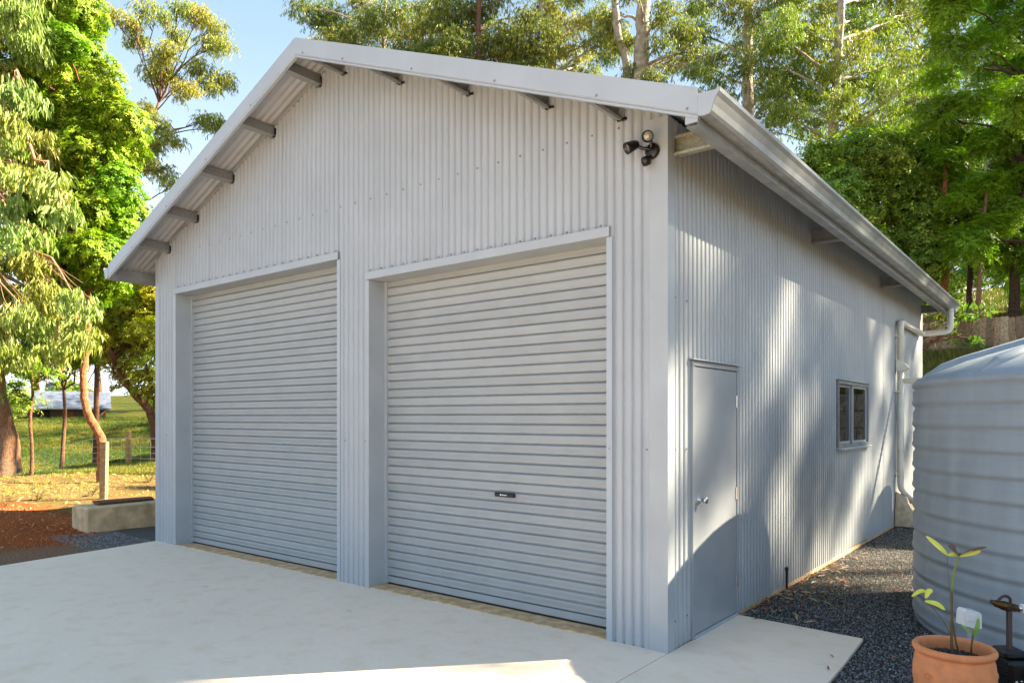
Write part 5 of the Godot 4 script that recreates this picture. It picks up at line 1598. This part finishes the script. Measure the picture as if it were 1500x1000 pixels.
	tree("gum_tree", "gum with a straight pinkish pale trunk right of the thick pale one", "gums behind the garage", [Vector3(-8.3, height(-8.3, -23.9) - 0.2, -23.94), Vector3(-8.3, 11.53, -23.94), Vector3(-8.3, 14.81, -23.94), Vector3(-8.28, 17.5, -23.96), Vector3(-8.2, 21.0, -24.0)], 0.27, 0.16, CLUMPS.gum5, gum, 130, M.pale_bark, 311, {"hang": true, "size": 1.2})
	tree("gum_tree", "wide gum with long outstretched limbs above the right gutter", "gums behind the garage", [Vector3(-4.6, height(-4.6, -22.0) - 0.2, -22.0), Vector3(-4.8, 8.0, -22.0), Vector3(-4.6, 12.0, -22.1), Vector3(-4.3, 16.0, -22.0), Vector3(-4.0, 20.0, -22.0)], 0.28, 0.08, CLUMPS.gum6, [spray("gum", 210, Color(0.17, 0.225, 0.04), Color(0.44, 0.43, 0.08))], 150, M.pale_bark, 312, {"hang": true, "size": 1.15, "twigs": 6, "arch": -0.05})
	tree("gum_tree", "thin tall gum with a reddish trunk in the gap left of the bright green tree", "gums behind the garage", [Vector3(-2.84, height(-2.8, -32.1) - 0.3, -32.1), Vector3(-2.84, 10.14, -32.1), Vector3(-2.88, 12.55, -32.06), Vector3(-2.93, 16.47, -32.03), Vector3(-3.02, 22.0, -31.95)], 0.19, 0.10, CLUMPS.gum7, gum, 110, M.red_bark, 313, {"hang": true, "size": 1.4})
	tree("round_tree", "dense glossy dark green tree beside the far end of the gutter", "", [Vector3(-2.6, height(-2.6, -18.2) - 0.2, -18.2), Vector3(-2.5, 5.0, -18.2), Vector3(-2.6, 7.5, -18.3), Vector3(-2.6, 9.6, -18.2)], 0.2, 0.05, CLUMPS.dark, dark, 250, M.dark_bark, 314, {"twigs": 3, "outward": 1.1})
	tree("layered_tree", "tall bright green tree with layered feathery foliage at the right edge", "", [Vector3(1.4, height(1.4, -18.5) - 0.2, -18.5), Vector3(1.3, 6.0, -18.6), Vector3(1.2, 9.5, -18.5), Vector3(1.4, 14.0, -18.7)], 0.2, 0.05, CLUMPS.bright, fine, 150, M.dark_bark, 315, {"twigs": 4, "outward": 0.6, "flatten": 0.8})
	k = 0
	for q in [[-1.5, -19.4, 5.2, 0.10], [-0.9, -18.8, 6.0, 0.12], [-0.35, -19.9, 6.5, 0.09], [0.1, -17.6, 5.0, 0.07], [0.75, -18.9, 7.0, 0.14], [2.0, -17.9, 6.0, 0.11]]:
		var x: float = q[0]
		var z: float = q[1]
		var g := height(x, z)
		rng.seed = 700 + k
		var h: float = q[2]
		tree("young_tree", ["slim brown trunk nearest the shrub on the fence", "reddish brown trunk second right of the fence shrub", "slim trunk third right of the fence shrub", "thin forked grey trunk just behind the palings", "dark trunk under the layered green tree", "leaning mossy trunk at the right edge above the palings"][k], "trunks behind the paling fence", [Vector3(x, g - 0.2, z), Vector3(x + rng.randf_range(-0.15, 0.15), g + h * 0.4, z), Vector3(x + rng.randf_range(-0.3, 0.3) + (0.8 if k == 5 else 0.0), g + h * 0.8, z)], q[3], q[3] * 0.5, [x + 0.2, g + h * 0.85, z, 0.5, x - 0.4, g + h * 0.75, z + 0.2, 0.45, x + 0.3, g + h * 0.62, z + 0.3, 0.4], fine, 200, [M.brown_bark, M.red_bark, M.dark_bark, M.twig, M.dark_bark, M.brown_bark][k], 340 + k, {"twigs": 6, "flatten": 0.6, "outward": 0.25})
		k += 1
	tree("fence_shrub", "broad-leaved shrub leaning over the paling fence", "", [Vector3(-0.9, height(-0.9, -14.2) - 0.1, -14.15), Vector3(-0.85, 3.5, -14.1), Vector3(-0.8, 4.0, -14.0)], 0.05, 0.03, CLUMPS.shrub, [spray("broad", 209, Color(0.07, 0.15, 0.035), Color(0.18, 0.27, 0.07))], 80, M.brown_bark, 316, {"size": 1.7, "category": "shrub", "limbs_from": 0.1})
	tree("forest_tree", "low leafy tree on the hillside behind the trunks at the fence", "forest trees up the hill", [Vector3(-3.0, height(-3, -34.5) - 0.2, -34.5), Vector3(-3.0, 7.5, -34.5), Vector3(-2.6, 9.5, -34.5)], 0.15, 0.05, CLUMPS.backfill, gum_light, 60, M.brown_bark, 358, {"size": 1.9, "twigs": 3, "hang": true, "limbs_from": 0.1})
	k = 0
	for q in [[-1.9, -24.5, 3.2, 1.5], [0.6, -23.6, 3.4, 1.5], [2.9, -22.5, 3.6, 1.6], [-3.6, -27.5, 3.4, 1.7]]:
		wild("understory_shrub", ["dark undergrowth below the dark green tree", "dark undergrowth behind the slim trunks at the fence", "dark undergrowth at the right edge above the palings", "dark undergrowth at the foot of the thin tall gum"][k], "undergrowth behind the fence", q[0], q[1], q[2], q[3], 0.15, 12, [dark, fine, dark, gum][k], 110, M.dark_bark, 370 + k, {"size": 1.5, "twigs": 3, "category": "shrub"})
		k += 1
	wild("red_shrub", "reddish leaved shrub above the block wall, reflected in the window", "", 2.1, -13.2, 0.85, 0.55, 0.2, 10, red, 120, M.brown_bark, 317, {"category": "shrub", "size": 1.4})
	k = 0
	for q in [[-16.0, -34.0, 15.0, 4.5], [-8.0, -38.0, 17.0, 5.0], [-1.0, -44.0, 15.0, 5.0], [3.0, -48.0, 16.0, 5.0], [6.5, -56.0, 17.0, 5.0], [-24.0, -30.0, 15.0, 4.5], [-30.0, -19.0, 11.0, 3.0], [-36.0, -25.0, 13.0, 3.5]]:
		wild("forest_tree", ["tall gum deep in the forest behind the roof's middle", "tall gum deep in the forest behind the pinkish trunk", "gum far up the hill behind the sky gap", "gum far up the hill behind the right-edge tree", "farthest gum on the hilltop at the right edge", "gum deep in the forest behind the roof's peak", "tree hidden behind the garage whose shade falls on the lawn", "tree behind the garage farther from the lawn"][k], "forest trees up the hill", q[0], q[1], q[2], q[3], 0.3, 22, [gum, gum, gum, fine, fine, gum_light, gum, gum][k], 30, M.brown_bark, 350 + k, {"size": 2.0, "twigs": 2, "hang": k != 3 and k != 4})
		k += 1
	# right of the frame: the gums whose shade dapples the side wall
	k = 0
	for q in [[18.5, -23.8, "shade_a", 260.0], [21.8, -20.6, "shade_b", 300.0], [20.2, -22.2, "shade_c", 240.0], [16.4, -25.8, "shade_d", 260.0]]:
		var cl: Array = CLUMPS[q[2]]
		var g := height(q[0], q[1])
		var top := 0.0
		for i in range(1, cl.size(), 4):
			top = max(top, cl[i])
		tree("shade_tree", ["tall gum on the right boundary, its crown level with the garage door", "gum on the right boundary that shades the pot and the tank", "tallest gum on the right boundary, behind the others", "sparse gum on the right boundary, farthest up the bank"][k], "gums on the right boundary", [Vector3(q[0], g - 0.2, q[1]), Vector3(q[0] + 0.2, lerp(g, top, 0.4), q[1]), Vector3(q[0], lerp(g, top, 0.75), q[1] + 0.2), Vector3(q[0] + 0.3, top - 0.3, q[1])], 0.22, 0.05, cl, gum, q[3], M.pale_bark, 360 + k, {"twigs": 4, "hang": true})
		k += 1

func lighting() -> void:
	var cam := Camera3D.new()
	cam.name = "camera"
	var near := 0.05
	cam.projection = Camera3D.PROJECTION_FRUSTUM
	cam.near = near
	cam.far = 1500.0
	cam.size = near * 1000.0 / 1062.0
	cam.frustum_offset = Vector2(0, near * 112.0 / 1062.0)
	cam.position = Vector3(2.304, 1.645, 4.656)
	cam.rotation.y = FACE
	add_child(cam)
	cam.current = true
	var sky := ProceduralSkyMaterial.new()
	sky.sky_top_color = Color(0.25, 0.318, 0.388)
	sky.sky_horizon_color = Color(0.575, 0.60, 0.62)
	sky.sky_curve = 0.15
	sky.ground_bottom_color = Color(0.35, 0.33, 0.28)
	sky.ground_horizon_color = Color(0.70, 0.74, 0.76)
	sky.energy_multiplier = 1.0
	sky.sun_angle_max = 1.0
	var s := Sky.new()
	s.sky_material = sky
	var e := Environment.new()
	e.background_mode = Environment.BG_SKY
	e.sky = s
	e.background_energy_multiplier = 1.0
	e.tonemap_mode = Environment.TONE_MAPPER_LINEAR
	e.tonemap_exposure = 7.8
	e.sdfgi_enabled = true
	e.ssao_enabled = true
	e.ssil_enabled = true
	var we := WorldEnvironment.new()
	we.name = "environment"
	we.environment = e
	add_child(we)
	var sun := DirectionalLight3D.new()
	sun.name = "sun"
	sun.light_energy = 1.36
	sun.light_color = Color(1.0, 0.925, 0.80)
	sun.light_angular_distance = 0.6
	sun.shadow_enabled = true
	add_child(sun)
	sun.look_at_from_position(Vector3(1.0, 1.0, -1.1), Vector3.ZERO)

func _ready() -> void:
	rng.seed = 1
	lighting()
	materials()
	build_ground()
	build_shed()
	security_light()
	tank("water_tank", "large blue-grey ribbed water tank beside the garage's side wall", Vector3(2.81, -0.04, -2.66), 1.7, 1.98, 2.42, 12, 0.172)
	tank("water_tank", "smaller grey water tank hidden behind the large tank", Vector3(2.0, -0.04, -8.37), 0.88, 1.75, 2.15, 8, 0.16)
	pot_and_plant()
	pump_corner()
	left_yard()
	back_yard()
	far_house("white_roofed_shed", "long low shed with a white metal roof beyond the lawn", Vector3(-48.4, height(-48.4, -13.9) - 0.1, -13.9), 4.1, 0.7, 1.0, 1.7)
	far_house("white_roofed_house", "small house with a white roof above and behind the long low shed", Vector3(-63.9, height(-63.9, -19.4) - 0.6, -19.4), 2.2, 2.2, 0.7, 1.3)
	build_gravel()
	build_litter()
	build_grass()
	weeds()
	forest()
